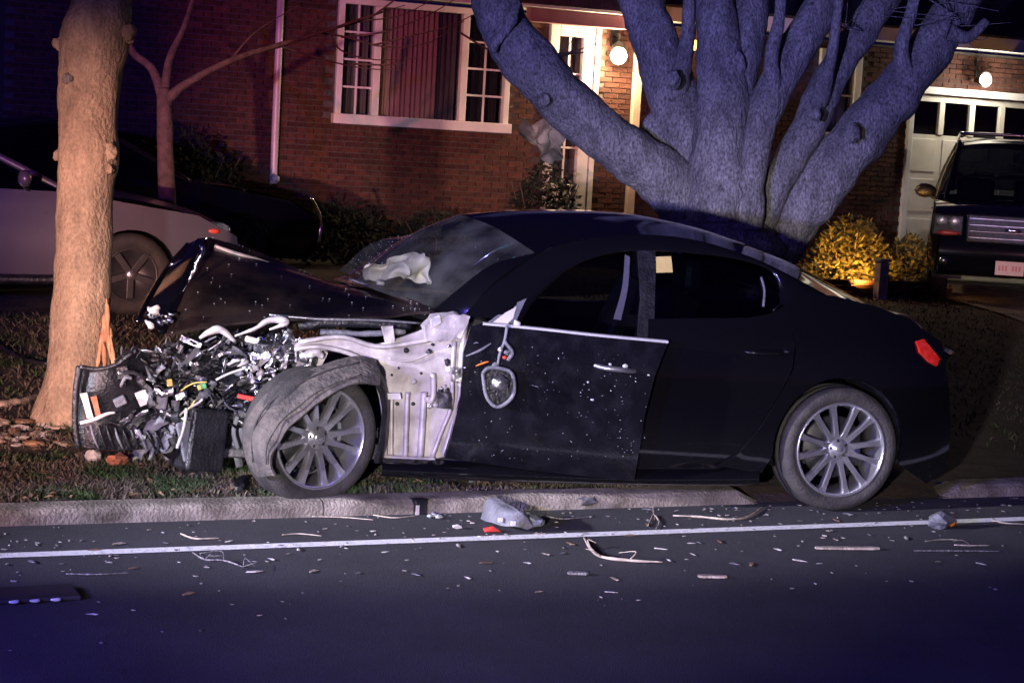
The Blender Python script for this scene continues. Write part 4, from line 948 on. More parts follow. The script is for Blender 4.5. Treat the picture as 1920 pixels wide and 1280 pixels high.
cbox('connector', 318, 717, .84, .014, .012, .018, yellow, (0, .2, 0)); cbox('connector', 380, 724, .87, .018, .012, .012, green, (0, .3, 0)); cbox('connector', 374, 726, .875, .010, .012, .012, yellow, (0, .3, 0))
cbox('relay_box', 268, 745, .84, .03, .02, .036, whitep, (0, .45, 0)); cbox('relay_box', 276, 738, .83, .03, .02, .022, plastg, (0, .3, .2)); cbox('sensor', 303, 752, .84, .028, .02, .040, plastg, (0, -.1, 0), .01)
cbox('lamp_bulb_holder', 338, 742, .84, .03, .02, .02, zinc, (.2, .5, 0), .008)
cbox('connector', 471, 637, .82, .03, .015, .016, airb, (0, -.2, .1), .008); cbox('red_lens', 462, 745, .84, .045, .01, .012, redp, (0, -.15, 0))
cbox('air_duct', 375, 823, .80, .10, .10, .155, plast, (.08, -.10, .35), .015); cbox('air_duct_panel', 350, 826, .90, .04, .012, .10, plastg, (.1, .25, .5), .01)
ctube('strap', [(350, 765), (345, 800), (332, 840)], .92, .008, whitep); ctube('bumper_strut', [(300, 770), (340, 785), (382, 775)], .86, .014, zinc, .5)
cbox('cross_member', 442, 846, .62, .10, .06, .025, alloyd, (0, .0, .1), .01); cbox('cross_member', 440, 775, .60, .10, .05, .022, alloyd, (0, .1, .1), .01)
ctube('control_arm', [(410, 770), (450, 790), (500, 820)], .66, .018, zinc, .3); ctube('brake_hose', [(445, 780), (438, 810), (446, 840)], .70, .012, foam)
cbox('coolant_can', 448, 812, .55, .05, .04, .10, foam, (0, .05, 0), .02)
for k in range(10): put('plastic_shard', random.uniform(415, 470), random.uniform(770, 850), .5, 1.0, random.choice((plast, plastg)))
# bumper cover torn against the trunk
br = [[(148, 688, .78), (180, 690, .85), (215, 684, .84), (245, 664, .74), (290, 650, .60)], [(146, 730, .80), (180, 735, .88), (222, 728, .86), (262, 715, .78), (310, 706, .62)], [(143, 790, .80), (180, 790, .84), (225, 786, .84), (270, 784, .78), (325, 786, .66)], [(146, 838, .80), (180, 842, .82), (235, 842, .82), (290, 845, .78), (345, 850, .66)]]
bc = loft('bumper_cover', [[C(a, b, y) for a, b, y in r_] for r_ in br], plast, 34, 26, car, .014, .035, 5)
tube('bumper_edge', [C(a, b, .86) for a, b in ((150, 686), (143, 730), (141, 790), (147, 840))], .016, plast, bc, 8, 18, .2)
tube('bumper_edge', [C(a, b, .88) for a, b in ((150, 688), (182, 692), (216, 684), (250, 660))], .012, plast, bc, 8, 18, .2)
for k in range(9):
    a = 170+k*15; tube('grille_slat', [C(a, 796+k*1.5, .875), C(a+6, 820, .885), C(a+16, 842, .865)], [.005, .008, .004], plast if k % 3 else plastg, bc, 6, 8, .3)
loft('lamp_bracket', [[C(150, 738, .92), C(158, 760, .92), C(164, 784, .92)], [C(164, 736, .92), C(170, 760, .92), C(176, 782, .92)]], airb, 8, 4, bc, .006, .006)
loft('lamp_bracket', [[C(170, 744, .93), C(176, 762, .93), C(180, 780, .93)], [C(182, 742, .93), C(186, 762, .93), C(190, 780, .93)]], rusty, 8, 4, bc, .006, .006)
tube('chrome_trim', [C(a, b, .93) for a, b in ((150, 793), (175, 787), (200, 776), (216, 773))], [.008, .010, .010, .006], whitep, bc, 8, 14, .3)
cbox('fog_lamp_trim', 225, 752, .90, .03, .02, .022, plastg, (0, .5, 0), .006); cbox('grille_badge_backing', 222, 700, .86, .05, .01, .03, plast, (.2, .3, 0))
for k in range(24): put(random.choice(('plastic_shard', 'hose', 'plastic_shard', 'metal_shard')), random.uniform(190, 330), random.uniform(690, 840), .86, random.uniform(.5, 1.0), random.choice((plast, plast, plast, plastg, zinc)))
for k in range(12): put('plastic_shard', random.uniform(262, 335), random.uniform(770, 840), .80, 1.3, random.choice((plast, plastg)))
# hanging door mirror
mc = [(905, 700), (915, 690), (936, 690), (960, 700), (964, 735), (950, 755), (930, 762), (912, 742)]
dm = empty('door_mirror', CS(935, 725, yd)+Vector((0, .08, 0)), parent=car); dml = Vector(dm.location)
ring = [C(a, b, 1.06)-dml for a, b in mc+[mc[0]]]
tube('mirror_shell', ring, .010, plastg, dm, 8, 40)
panel('mirror_back', [(C(a, b, 1.05).x-dml.x, C(a, b, 1.05).z-dml.z) for a, b in mc], lambda x, z: 1.05-dml.y-.03, plast, dm, .03, .04)
v, f = blob_vf(.046, (1, .55, .85), .12, 3); p = C(936, 718, 1.09)-dml; obj('mirror_motor', [q+p for q in v], f, zinc, dm)
tube('wire', [C(x, y, 1.04)-dml for x, y in ((951, 610), (946, 640), (938, 660), (932, 690))], .008, plastg, dm, 6, 16, .2)
tube('wire', [C(x, y, 1.04)-dml for x, y in ((946, 640), (960, 660), (952, 676))], .010, plastg, dm, 6, 12, .4)
for (a, b, m_, r_) in ((938, 655, whitep, .012), (950, 660, plastg, .014), (946, 670, redp, .010), (928, 684, plastg, .014)):
    v, f = blob_vf(r_, (1.2, .7, 1), .6, 1, a); p = C(a, b, 1.06)-dml; obj('mirror_joint', [q+p for q in v], f, m_, dm, False)
tube('torn_gasket', [CS(870, 668, yd)+Vector((0, .012, 0)), CS(900, 655, yd)+Vector((0, .018, 0)), CS(924, 640, yd)+Vector((0, .01, 0))], [.003, .007, .003], plastg, fd, 6, 12)
for pts, m_ in (([(880, 690), (905, 680), (920, 676)], orange), ([(970, 712), (1000, 722), (1030, 732)], plastg), ([(905, 700), (880, 715)], plastg), ([(870, 650), (890, 642), (910, 644)], plastg)):
    P = [CS(x, y, yd)+Vector((0, .010, 0)) for x, y in pts]; tube('scrape', P, [.002, .006, .002][:len(P)], m_, fd, 6, 10)
# glass fragments stuck to the door, added for their glints, and debris specks on roof and hood
gl = MB()
for _ in range(150):
    a = random.uniform(880, 1215); b = random.uniform(640+(a-880)*.07, 862); p = CS(a, b, yd)
    s = random.uniform(.0008, .0022); vv, ff = blob_vf(s, (1.6, .8, .8), .4, 1); gl.add([q+p+Vector((0, .017, 0)) for q in vv], ff)
for (a, b, s) in ((1108, 748, .008), (1100, 715, .006), (1214, 702, .006), (1170, 686, .013), (1142, 682, .008), (870, 688, .006)):
    vv, ff = blob_vf(s, (1.2, .6, .9), .6, 1, a); gl.add([q+CS(a, b, yd)+Vector((0, .02, 0)) for q in vv], ff)
tag(gl.build('glass_fragments', shardm, fd), kind='stuff')
gl = MB(); hv = [v_.co for v_ in hd.data.vertices]
for _ in range(110):
    p = random.choice(hv); vv, ff = blob_vf(random.uniform(.0015, .0035), (1.4, 1, .7), .4, 1); gl.add([q+p+Vector((0, .008, .010)) for q in vv], ff)
tag(gl.build('glass_fragments', shardm, hd), kind='stuff')
# ================================================================== OTHER VEHICLES
def simple_car(name, label, paint, M, L0=-.85, L1=3.62, roof=1.44, wb=2.75, hood=1.0, cowl=2.25, suv=False):
    c = empty(name, M=M, label=label, cat='car')
    r_ = .33 if not suv else .38; ax = .36 if not suv else .42; belt = .96 if not suv else 1.16; hz0 = .72 if not suv else .98
    sf = lambda x, z: lerp1(z, [.2, .35, .6, belt, roof], [.84, .88, .90, .86, .66])-(.10*max(0, (x-(L1-.7))/.7)**2)-(.10*max(0, (L0+.6-x)/.6)**2)
    low = .24 if not suv else .34
    poly = arc(wb, r_, ax, -14, 194, 18)[::1] + [(wb-ax-.04, low), (ax+.04, low)] + arc(0, r_, ax, -14, 194, 18) + [(-ax-.04, low+.05), (L0+.05, low+.1), (L0, belt-.2), (L0+.12, belt+.04), (.2, belt+.03), (cowl, belt), (L1-.35, hz0+.10), (L1-.02, hz0-.06), (L1, low+.2), (L1-.1, low+.03), (wb+ax+.02, low+.02)]
    for sgn in (1, -1):
        panel('body_side', poly, (lambda x, z, s=sgn: s*sf(x, z)), paint, c, .02, .12)
        for xw in (0, wb):
            a = [Vector((x, sgn*.86, z)) for x, z in arc(xw, r_, ax, -14, 194, 18)]; loft('wheel_liner', [a, [Vector((p.x, sgn*.5, p.z)) for p in a]], plast, 18, 3, c)
            w_ = empty('wheel', (xw, sgn*(.87), r_), parent=c); w_.rotation_euler = (0, .3, 0 if sgn > 0 else math.pi); k = r_/.346
            v, f = lathe_vf([(.215*k, -.02), (.25*k, .004), (.30*k, .008), (.335*k, -.02), (.346*k, -.06), (.346*k, -.18), (.33*k, -.22), (.24*k, -.22)], 40); obj('tyre', v, f, rubber, w_)
            v, f = lathe_vf([(.222*k, -.015), (.222*k, .0), (.208*k, -.004), (.195*k, -.05), (.0, -.06)], 32); obj('rim', v, f, rimdark, w_)
            sp_ = MB()
            for q in range(5): sp_.box((.03, -.06, -.028), (.205*k, -.012, .028), Matrix.Rotation(q*1.2566, 4, 'Y'))
            sp_.build('spokes', rimdark, w_, False, .006)
            v, f = blob_vf(.05, (1, .5, 1), 0, 2); obj('hub_cap', [p+Vector((0, -.02, 0)) for p in v], f, alloyd, w_)
    def cross(x, z, cr=.03, hw=None):
        h = hw or abs(sf(x, z)); return [Vector((x, -h, z)), Vector((x, -h*.5, z+cr)), Vector((x, 0, z+cr*1.3)), Vector((x, h*.5, z+cr)), Vector((x, h, z))]
    loft('hood', [cross(cowl, belt), cross((cowl+L1-.35)/2, (belt+hz0+.1)/2+.035), cross(L1-.35, hz0+.10), cross(L1-.08, hz0-.01, .03)], paint, 16, 14, c)
    loft('front_bumper', [cross(L1-.08, hz0-.01, .03), cross(L1+.02, hz0-.12, .0), cross(L1+.07, low+.25, 0), cross(L1+.02, low+.05, 0), cross(L1-.1, low, 0)], paint, 16, 14, c)
    loft('rear_bumper', [cross(L0+.12, belt+.04, .02), cross(L0-.02, belt-.15, 0), cross(L0-.08, .55, 0), cross(L0, low+.06, 0)], paint, 16, 10, c)
    if suv: rp = [(cowl, belt), (cowl-.75, roof-.06), (cowl-1.1, roof), (.0, roof-.02), (L0+.15, roof-.08), (L0+.02, belt+.1)]
    else: rp = [(cowl, belt), (cowl-.85, roof-.07), (cowl-1.25, roof), (.75, roof-.02), (.2, roof-.12), (-.45, belt+.06)]
    ins = .03
    loft('windscreen', [cross(rp[0][0], rp[0][1]+.005, .03, .72), cross(rp[1][0]+.38, (rp[0][1]+rp[1][1])/2+.02, .04, .68), cross(rp[1][0], rp[1][1], .04, .60)], dglass, 14, 10, c)
    loft('roof', [cross(*rp[1], .05, .62), cross(*rp[2], .05, .62), cross((rp[2][0]+rp[3][0])/2, rp[2][1]+.005, .05, .64), cross(*rp[3], .05, .62), cross(*rp[4], .04, .60)], paint, 14, 20, c)
    loft('rear_window', [cross(*rp[4], .04, .60), cross(*rp[5], .03, .72)], dglass, 12, 6, c)
    if not suv: loft('boot_lid', [cross(-.45, belt+.06, .03, .74), cross(L0+.12, belt+.05, .03)], paint, 12, 5, c)
    for sgn in (1, -1):
        Pt = [Vector((x, sgn*(.62 if i else .74), z)) for i, (x, z) in enumerate(rp)]; Pb = [Vector((x, sgn*sf(x, belt), belt)) for x in (cowl-.02, cowl-.45, cowl-.9, 1.0, .4, -.4)]
        loft('side_window', [Pt, [(a+b)/2+Vector((0, sgn*.03, 0)) for a, b in zip(Pt, Pb)], Pb], dglass, 24, 8, c)
        tube('pillar', [Pt[0], (Pt[0]+Pt[1])/2+Vector((0, 0, .012)), Pt[1], Pt[2], Pt[3], Pt[4], Pt[5]], .030, paint, c, 8, 30)
        tube('pillar', [Vector((1.15, sgn*.63, roof-.02)), Vector((1.10, sgn*.77, (roof+belt)/2)), Vector((1.08, sgn*.865, belt))], .028, plast, c, 8, 8)
        ml = Vector((cowl-.35, sgn*.98, belt+.10)); v, f = blob_vf(.10 if not suv else .13, (.55, 1.0, .68), .05, 2); obj('door_mirror', [p+ml for p in v], f, paint if not suv else plast, c)
        tube('mirror_arm', [ml+Vector((0, -.05*sgn, -.05)), Vector((cowl-.3, sgn*.85, belt+.01))], .022, plast, c, 6, 4)
        tube('sill_trim', [Vector((wb-ax-.02, sgn*.90, low+.04)), Vector((wb/2, sgn*.91, low+.03)), Vector((ax+.02, sgn*.90, low+.04))], .04, plast, c, 8, 10)
        P = [Vector((x, sgn*(sf(x, belt-.1)+.012), belt-.12)) for x in (1.5, 1.42, 1.34)]; tube('handle', P, [.010, .016, .010], paint, c, 6, 6)
    box('cabin', (.0, -.6, .3), (cowl-.1, .6, belt-.02), interior, c, .05)
    for sgn in (1, -1):
        for xs_ in (1.15, .35): box('seat_back', (xs_-.1, sgn*.36-.22, belt-.05), (xs_+.02, sgn*.36+.22, belt+.28), leather, c, .05)
    return c, sf, belt, low, L1
# tan sedan on the left: its right side faces the street, front to the right
pf = atG(243, 592); pf = Vector((pf.x, pf.y, gz(pf.x, pf.y)))
M = Matrix.Translation(pf) @ Matrix.Rotation(R(-2), 4, 'Z') @ Matrix.Translation((-2.75, .86, 0))
tc, sf, belt, low, L1 = simple_car('parked_sedan', 'tan parked sedan behind the street tree at the left edge', tanpaint, M, roof=1.42)
p = Vector((L1-.22, -abs(sf(L1-.22, .66))-.005, .70)); v, f = blob_vf(.05, (1.6, .4, .6), .1, 2); obj('side_marker', [q*.7+p for q in v], f, redp, tc)
v, f = blob_vf(.09, (1.8, .7, .8), .05, 2); obj('headlight', [q+Vector((L1-.2, -.70, .70)) for q in v], f, shardm, tc)
v, f = blob_vf(.09, (1.8, .7, .8), .05, 2); obj('headlight', [q+Vector((L1-.2, .70, .70)) for q in v], f, shardm, tc)
for x in (cx for cx in (.95, 2.08)):
    tube('door_seam', [Vector((x, -abs(sf(x, z))-.003, z)) for z in (belt, .7, .45, low+.06)], .006, interior, tc, 5, 10)
# dark car beyond it
p2 = gpt(420, 17.2)
M = Matrix.Translation(p2) @ Matrix.Rotation(R(12), 4, 'Z') @ Matrix.Translation((-2.6, .8, 0))
dc, sf2, belt2, low2, L12 = simple_car('parked_sedan', 'black parked sedan in shadow beyond the tan sedan, chrome glints on its nose', darkpaint, M, roof=1.46)
pp = [Vector((L12-.1, -.86, .86)), Vector((L12+.02, -.80, .74)), Vector((L12+.08, -.78, .6)), Vector((L12+.06, -.78, .4))]
tube('chrome_trim', pp, .018, chrome, dc, 8, 16)
for a in range(9):
    v, f = blob_vf(.018, (1.4, 1, .7), .3, 1, a); q0 = Vector((cowlx := 2.3+.12*a, -.55+.03*random.uniform(-3, 3), .99-.03*a)); obj('hood_glint', [q+q0 for q in v], f, chrome, dc) if a == 0 else None  # one chrome bead added as a glint on the dark hood
# black suv in the drive, facing the camera
pS = atZ(1735, 560, .43)
ang = math.atan2(-math.cos(R(36)), -math.sin(R(36)))
Ms = Matrix.Translation(pS) @ Matrix.Rotation(ang, 4, 'Z') @ Matrix.Translation((-2.95, .88+.0, 0))
sv, sfs, belts, lows, L1s = simple_car('parked_suv', 'black suv parked nose out in front of the white garage door', darkpaint, Ms, L0=-.9, L1=3.75, roof=1.88, wb=2.95, cowl=2.55, suv=True)
fx = L1s+.07
for sgn in (1, -1):
    h = empty('headlight', (fx-.08, sgn*.70, .90), parent=sv)
    box('lamp_bezel', (-.05, -.17, -.12), (.05, .17, .12), plast, h, .02)
    for dz, dy in ((.05, .07), (.05, -.07)):
        v, f = blob_vf(.062, (.5, 1, .85), .25, 2, dy); obj('reflector', [q+Vector((.05, dy*sgn, dz-.0)) for q in v], f, satin, h)
    v, f = blob_vf(.05, (.5, 2.6, .6), .2, 2); obj('turn_signal', [q+Vector((.045, 0, -.085)) for q in v], f, redp, h)  # red colour stands in for a red glint on the lens
    v, f = blob_vf(.05, (.5, 1, 1), .05, 2); obj('fog_lamp', [q+Vector((fx, sgn*.72, .50)) for q in v], f, chrome, sv)
gr = empty('grille', (fx+.0, 0, .88), parent=sv)
box('grille_surround', (-.05, -.50, -.16), (.012, .50, .16), plast, gr, .02)
for k in range(4): box('grille_bar', (.014, -.47, -.108+.07*k), (.032, .47, -.092+.07*k), chrome if k == 1 else alloyd, gr, .006)
for k in range(24): box('grille_mesh', (.008, -.46+.039*k, -.13), (.018, -.448+.039*k, .14), plast, gr, 0)
v, f = blob_vf(.06, (.3, 1.5, .5), .05, 2); obj('emblem_bar', [q+Vector((.035, 0, 0)) for q in v], f, chrome, gr)
lpz = empty('licence_plate', (fx+.03, 0, .46), parent=sv)
box('plate_sheet', (0, -.155, -.078), (.006, .155, .078), plate, lpz, .004)
for k in range(7):
    if k != 3: box('plate_mark', (.0065, -.12+.036*k, -.03), (.0085, -.098+.036*k, .03), redp, lpz, 0)
for sgn in (1, -1): tube('roof_rack', [Vector((1.5, sgn*.60, 1.93)), Vector((1.4, sgn*.60, 1.985)), Vector((.2, sgn*.60, 1.985)), Vector((-.4, sgn*.60, 1.97)), Vector((-.5, sgn*.60, 1.92))], .025, chrome, sv, 8, 20)
tube('roof_rack', [Vector((1.3, -.6, 1.985)), Vector((1.3, 0, 1.99)), Vector((1.3, .6, 1.985))], .022, chrome, sv, 8, 10)

# ================================================================== DEBRIS
def dtwig(pts, r, label, m=woodpale, cat_='twig', name='twig', group=None, nubs=0, z=.0):
    r *= .72; P = [atZ(x, y, r+.004+z) for x, y in pts]; c0 = P[len(P)//2].copy()
    root = empty(name, (c0.x, c0.y, .004), 0, label, cat_, group) if nubs else None
    o = Vector((c0.x, c0.y, .004))
    b = tube('stem' if nubs else name, [p-o for p in P], [r*.7]+[r]*(len(P)-2)+[r*.5], m, root, 7, 24, .35, 40)
    if nubs:
        for k in range(nubs):
            p = P[1+k % (len(P)-1)]-o; tube('side_twig', [p, p+Vector((random.uniform(-.06, .06), random.uniform(-.05, .07), .03)), p+Vector((random.uniform(-.1, .1), random.uniform(-.08, .1), .02))], [r*.5, r*.4, r*.2], m, root, 5, 8)
        return root
    b.location = o; return tag(b, label, cat_, group)
dtwig([(1095, 1008), (1108, 1028), (1128, 1043), (1180, 1050), (1242, 1053)], .010, 'bent pale branch just below the white line, right of the grey trim piece', cat_='branch', name='branch', nubs=3)
dtwig([(1262, 966), (1310, 968), (1370, 973), (1405, 967), (1432, 948)], .008, 'curved pale stick by the curb end beside the rear wheel', cat_='stick', name='stick')
dtwig([(339, 1000), (366, 1009), (410, 1008)], .007, 'short pale twig on the left, above the white line', nubs=0)
dtwig([(529, 1002), (561, 1000), (603, 1004)], .005, 'thin tan twig above the white line below the front wheel')
dtwig([(124, 1075), (180, 1076), (244, 1073)], .005, 'faint straight twig on the road at lower left', m=barkg)
dtwig([(700, 965), (740, 970), (778, 966)], .005, 'thin twig along the curb left of the small black box')
dtwig([(1714, 1032), (1790, 1032), (1878, 1033)], .006, 'long thin grey stick on the road at the right edge', m=barkg, cat_='stick', name='stick')
dtwig([(1735, 1014), (1765, 1011), (1794, 1011)], .005, 'short brown stick just below the line at far right', m=woodpale, cat_='stick', name='stick')
dtwig([(1789, 1021), (1820, 1022), (1855, 1022)], .006, 'forked tan twig at far right below the other sticks', nubs=1)
dtwig([(1860, 975), (1885, 980), (1920, 982)], .006, 'tan twig lying on the white line at the right edge')
dtwig([(1215, 985), (1225, 965), (1236, 978), (1230, 990)], .005, 'small forked twig crossing the white line left of the rear wheel', nubs=2)
dtwig([(960, 971), (1020, 968), (1060, 972), (1115, 966)], .006, 'brown twig in the gutter right of the grey trim piece', m=barkg)
dtwig([(585, 968), (640, 969), (700, 974)], .005, 'straight tan twig in the gutter below the front wheel')
for pts in ([(361, 1035), (385, 1048), (420, 1050), (456, 1062)],):
    root = dtwig(pts, .006, 'broken leafy sprig below the white line at left', m=barkg, cat_='sprig', name='sprig', nubs=6)
def slat(px0, px1, py, r, label, m=woodpale):
    a = atZ(px0, py, .006); b = atZ(px1, py+1, .006); c0 = (a+b)/2; d = b-a; L_ = d.length; n = 9
    v = []; f = []
    for i in range(n+1):
        x = -L_/2+L_*i/n; j = .3*noise.noise(Vector((x*30, L_, 0)))
        e = 1 if 0 < i < n else .55
        v += [Vector((x, -r*(e+j*.3), 0)), Vector((x, -r*(e+j*.3)*.9, r*.5)), Vector((x, r*(e-j*.3)*.9, r*.5)), Vector((x, r*(e-j*.3), 0))]
    for i in range(n):
        for k in range(3): q = i*4+k; f.append((q, q+4, q+5, q+1))
    f += [(0, 1, 2, 3), (n*4+3, n*4+2, n*4+1, n*4)]
    o = obj('wooden_strip', v, f, m, None, False); o.location = (c0.x, c0.y, .006); o.rotation_euler = (0, 0, math.atan2(d.y, d.x)); return tag(o, label, 'wooden strip')
slat(1529, 1648, 1028, .019, 'long pale wood slat on the road below the rear wheel'); slat(1309, 1362, 1081, .018, 'short pale wood slat low on the road between branch and rear wheel'); slat(1064, 1102, 1075, .018, 'thin weathered slat on the road under the bent branch', barkg)
# countable chips, each its own object
chips = [(226, 1018), (310, 1017), (177, 1030), (510, 1048), (478, 1071), (590, 1069), (672, 1073), (353, 1112), (175, 1151), (723, 1034), (1020, 1037), (1055, 1036), (1070, 1018), (878, 1083), (1146, 1109), (1012, 1108), (1213, 954), (1215, 983), (1294, 1018), (1301, 1039), (1565, 1010), (1377, 1056), (1410, 1057), (1255, 1050), (1700, 1008), (1670, 1012), (1590, 963), (1568, 974), (1535, 1056), (1840, 1056), (1760, 1052), (780, 1076), (912, 1054), (990, 1055), (860, 1022), (1150, 1083), (1310, 1016), (1350, 1014), (640, 1024), (430, 1014), (130, 1012), (60, 1052), (250, 1064), (560, 1030), (1240, 1028), (1010, 1000), (1100, 1000), (1180, 1003), (1460, 1030), (1500, 1050), (1880, 1022), (1630, 1002)]
cm = []
for k in range(5):
    v, f = blob_vf(.03, (1.5, .5, .16), 1.1, 1, k*5)
    me = bpy.data.meshes.new('wood_chip'); me.from_pydata([tuple(p) for p in v], [], f); cm.append(me)
chipm = {}
for k, (x, y) in enumerate(chips):
    m = (woodpale, whitep, plastg, stone, leafbrown)[(k*7) % 5]; key = (k % 5, m.name)
    if key not in chipm: me = cm[k % 5].copy(); me.materials.append(m); chipm[key] = me
    nm, ct, lb_ = {'pale_wood': ('wood_chip', 'wood chip', 'small tan wood chip'), 'white_plastic': ('plastic_chip', 'plastic chip', 'small white plastic chip'), 'grey_plastic': ('plastic_chip', 'plastic chip', 'small grey plastic chip'), 'pale_stone': ('bark_chip', 'bark chip', 'small pale bark chip'), 'dry_leaf': ('dry_leaf', 'leaf', 'small brown dry leaf')}[m.name]
    o = bpy.data.objects.new(nm, chipm[key]); COL.objects.link(o); p = atZ(x, y, .006); o.location = p; o.rotation_euler = (0, 0, random.uniform(0, 3)); s = random.uniform(.4, .9); o.scale = (s, s, s)
    line_y = 1042-.036*x; d_ = y-line_y
    vert = 'between the curb and the white line' if d_ < -4 else 'just below the white line' if d_ < 35 else 'low on the dark road'
    nearx = ((110, 'at the left edge'), (300, 'left of the leafy sprig'), (480, 'beside the leafy sprig'), (680, 'below the front wheel'), (860, 'below the pale inner fender'), (1040, 'below the grey trim piece'), (1230, 'near the bent branch'), (1420, 'right of the bent branch'), (1620, 'below the rear wheel'), (1780, 'under the rear bumper'), (1930, 'at the right edge'))
    tag(o, lb_+' '+vert+' '+next(t for q, t in nearx if x < q), ct, {'leaf': 'dry leaves on the road'}.get(ct, ct+'s on the road'))
lit = MB()
for _ in range(420):
    x = random.uniform(0, 7.5); y = 8.27-abs(random.gauss(0, 1))*.45 if random.random() < .7 else random.uniform(6.2, 8.2)
    v, f = blob_vf(random.uniform(.003, .011), (1.5, .7, .3), .8, 1, random.random()*50); rz_ = Matrix.Rotation(random.uniform(0, 3), 3, 'Z'); lit.add([rz_ @ p+Vector((x, y, .005)) for p in v], f)
litm = mat('pale_litter', (.20, .18, .16), .9, 0, (.42, .39, .36), 9, rand=(.4, 1.3))
tag(lit.build('road_litter', litm, None), kind='stuff')
lit = MB()
for _ in range(700):
    x = random.uniform(-.2, 4.8); y = 8.5+abs(random.gauss(0, 1))*.8
    r_ = random.uniform(.008, .026); a = random.uniform(0, 6.28); tl = random.uniform(-.5, .5)
    c_ = Vector((x, y, gz(x, y)+.022)); d = Vector((math.cos(a), math.sin(a), tl)).normalized(); e = d.cross(Vector((0, 0, 1)))
    lit.add([c_-d*r_*1.5, c_+e*r_*.7+Vector((0, 0, .008)), c_+d*r_*1.5, c_-e*r_*.7], [(0, 1, 2, 3)])
tag(lit.build('leaf_litter', leafbrown, None), kind='stuff')
# grey trim panel in the gutter
rows = [[atZ(902, 972, .01), atZ(915, 940, .10), atZ(925, 932, .12)], [atZ(930, 980, .03), atZ(945, 958, .10), atZ(950, 944, .12)], [atZ(962, 988, .03), atZ(975, 968, .08), atZ(978, 962, .10)], [atZ(990, 992, .01), atZ(1000, 985, .03), atZ(996, 974, .05)]]
c0 = Vector((rows[1][1].x, rows[1][1].y, 0)); tp = empty('bumper_trim', c0, 0, 'large grey broken bumper trim piece in the gutter', 'car part')
loft('trim_shell', [[p-c0 for p in r_] for r_ in rows], plastg, 16, 20, tp, .012, .01, 9)
for px, py in ((938, 974), (962, 980)):
    p = atZ(px, py, .06)-c0; MB().box((-.012, -.012, -.01), (.012, .004, .012)).build('clip', whitep, tp, False, .002).location = p
def lump(name, px, py, z, r, sq, m, label, ct, rough=.6, grp=None, sub=2):
    p = atG(px, py) if z is None else atZ(px, py, z); v, f = blob_vf(r, sq, rough, sub, px); mn = min(q.z for q in v)
    o = obj(name, [q-Vector((0, 0, mn)) for q in v], f, m, None, False); o.location = p; o.rotation_euler = (0, 0, random.uniform(0, 3)); return tag(o, label, ct, grp)
bx = atZ(784, 962, 0); sbx = empty('plastic_housing', bx, .2, 'small black plastic housing upright against the curb', 'car part')
MB().box((-.035, -.03, .0), (.035, -.022, .07)).box((-.035, -.022, .0), (-.028, .03, .07)).box((.028, -.022, 0), (.035, .03, .07)).box((-.035, -.03, .071), (.04, .03, .077)).build('shell', plast, sbx, False, .002)
MB().box((-.035, -.034, 0), (-.015, -.031, .05)).build('label_strip', whitep, sbx)
for k, (a, b) in enumerate(((806, 971), (815, 969), (822, 972), (811, 966))):
    lump('glass_shard', a, b, .002, .014, (1.5, .8, .7), shardm, 'white glass shard in the cluster by the black housing', 'glass shard', .8, 'glass shards by the curb', 1)
lump('glass_shard', 857, 991, .002, .018, (1.5, .8, .6), whitep, 'lone bright white shard left of the grey trim piece', 'glass shard', .8, None, 1)
lump('lens_piece', 923, 997, .002, .03, (1.5, .7, .5), redp, 'broken red lens piece in front of the grey trim piece', 'car part', .8, None, 1)
lump('foam_lump', 998, 990, .002, .05, (1.4, .9, .6), foam, 'small grey foam lump at the right foot of the trim piece', 'car part')
lump('sensor_piece', 1104, 951, .002, .045, (1.6, .8, .6), plastg, 'grey broken sensor near the curb right of the trim piece', 'car part', .9)
o = empty('lamp_fragment', atZ(1762, 990, 0), 0, 'dark lamp fragment with an orange lens on the white line at right', 'car part')
v, f = blob_vf(.06, (1.3, .8, .8), .5, 2, 4); obj('housing', [q+Vector((0, 0, .04)) for q in v], f, plastg, o, False)
v, f = blob_vf(.03, (.8, .8, .9), .3, 2, 4); obj('lens', [q+Vector((.075, 0, .035)) for q in v], f, orange, o, False)
lump('plastic_chunk', 452, 920, None, .06, (1.8, .6, .5), plast, 'black plastic chunk on the grass edge left of the front wheel', 'car part', .8)
lump('wood_splinter', 104, 925, None, .045, (2.2, .5, .25), woodpale, 'cream splinter on the curb edge at lower left', 'wood splinter', .5)
lump('stone', 175, 872, None, .055, (1, .8, .7), stone, 'pale rounded stone on the grass under the black bumper cover', 'stone', .4)
lump('bark_clump', 222, 878, None, .06, (1.2, .8, .6), rusty, 'rust coloured bark clump beside the pale stone', 'bark clump', .8)
# grey foam block like a curved shell in front of the bumper
p = atG(285, 866); fb = empty('foam_block', p, 0, 'blue grey curved foam block on the grass before the car', 'car part')
loft('shell', [[Vector((-.08, -.05, 0)), Vector((-.06, -.05, .07)), Vector((.0, -.05, .10)), Vector((.06, -.05, .08)), Vector((.075, -.05, 0))], [Vector((-.09, .08, 0)), Vector((-.06, .08, .08)), Vector((.0, .08, .11)), Vector((.06, .08, .09)), Vector((.085, .08, 0))]], foam, 20, 8, fb, .02, .01, 9)
MB().tube([(-.09, -.06, .04), (-.12, -.05, .02), (-.16, -.02, .01)], [.012, .014, .008], 6, 8).build('strap', whitep, fb, True)
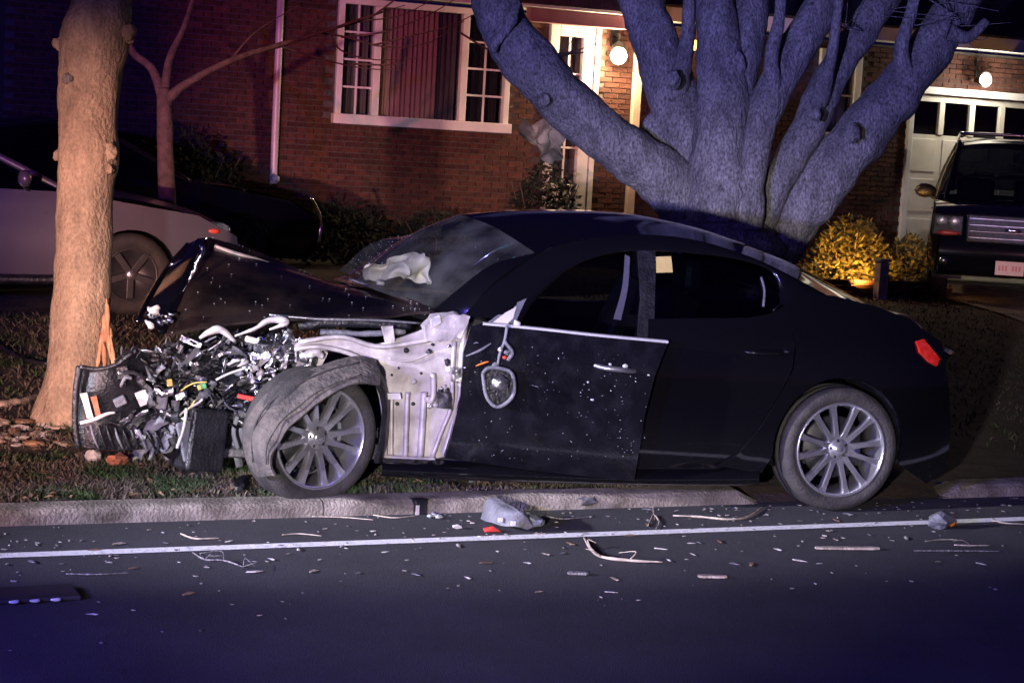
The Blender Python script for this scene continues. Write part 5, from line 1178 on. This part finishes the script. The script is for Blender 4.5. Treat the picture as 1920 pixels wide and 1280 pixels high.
# bright white strip under the door
a, b = atZ(944, 896, .10), atZ(992, 879, .13); c0 = (a+b)/2
st = MB(); d = (b-a).normalized(); st.tube([a-c0, (a-c0)*.5, (b-c0)*.5, b-c0], [.004, .012, .012, .004], 6, 10); st = st.build('trim_strip', whitep, None, True); st.location = c0
tag(st, 'bright white trim strip lying on the grass under the front door', 'car part')
for k, (x, y) in enumerate(((880, 898), (900, 905), (925, 908), (865, 892))):
    lump('plastic_fragment', x, y, None, .05, (1.5, .8, .5), (plast, plastg)[k % 2], 'dark plastic fragment in the heap under the front door', 'car part', .9, 'plastic fragments under the door', 2)
# black trim with chrome clips, lower left of the road
p0 = atZ(75, 1130, 0); bt_ = empty('trim_rail', p0, R(2), 'black flat trim rail with three bright clips at lower left of the road', 'car part')
MB().box((-.40, .0, .002), (.16, .20, .022)).build('rail', interior, bt_, False, .006)
for x in (-.10, -.02, .06): v, f = blob_vf(.012, (1.9, .6, .6), .3, 2); obj('clip', [q+Vector((x, -.012, .014)) for q in v], f, shardm, bt_)
# stones and chips round the trunk foot
BK = (stone, woodpale, leafbrown, barkg)
for k in range(34):
    bk_ = random.choice(BK)
    a = random.uniform(-5, 150); b = random.uniform(795, 838); lump('bark_chip', a, b, None, random.uniform(.02, .045), (1.6, .8, .4), bk_, ('pale', 'cream', 'brown', 'grey')[BK.index(bk_)]+' bark chip '+('at the left edge beyond' if a < 45 else 'against the left flare of' if a < 100 else 'on the right foot of')+' the street tree, '+('higher in the litter' if b < 815 else 'lower towards the curb'), 'bark chip', .8, 'bark chips at the tree foot', 1)
# cable and pale board left of the trunk
P = [atG(x, y)+Vector((0, 0, h)) for x, y, h in ((-60, 620, .03), (0, 652, .02), (40, 676, .02), (84, 688, .03), (92, 688, .05))]
c0 = P[1].copy(); o = tube('black_cable', [q-c0 for q in P], .016, plast, None, 8, 24); o.location = c0; tag(o, 'black cable running across the lawn to the street tree', 'cable')
P = [atG(x, y)+Vector((0, 0, .02)) for x, y in ((-40, 768), (0, 764), (40, 758), (70, 748))]
c0 = P[1].copy(); o = tube('fallen_branch', [q-c0 for q in P], [.02, .026, .022, .012], woodpale, None, 8, 24, .3, 20); o.location = c0; tag(o, 'pale fallen branch on the lawn left of the street tree', 'branch')
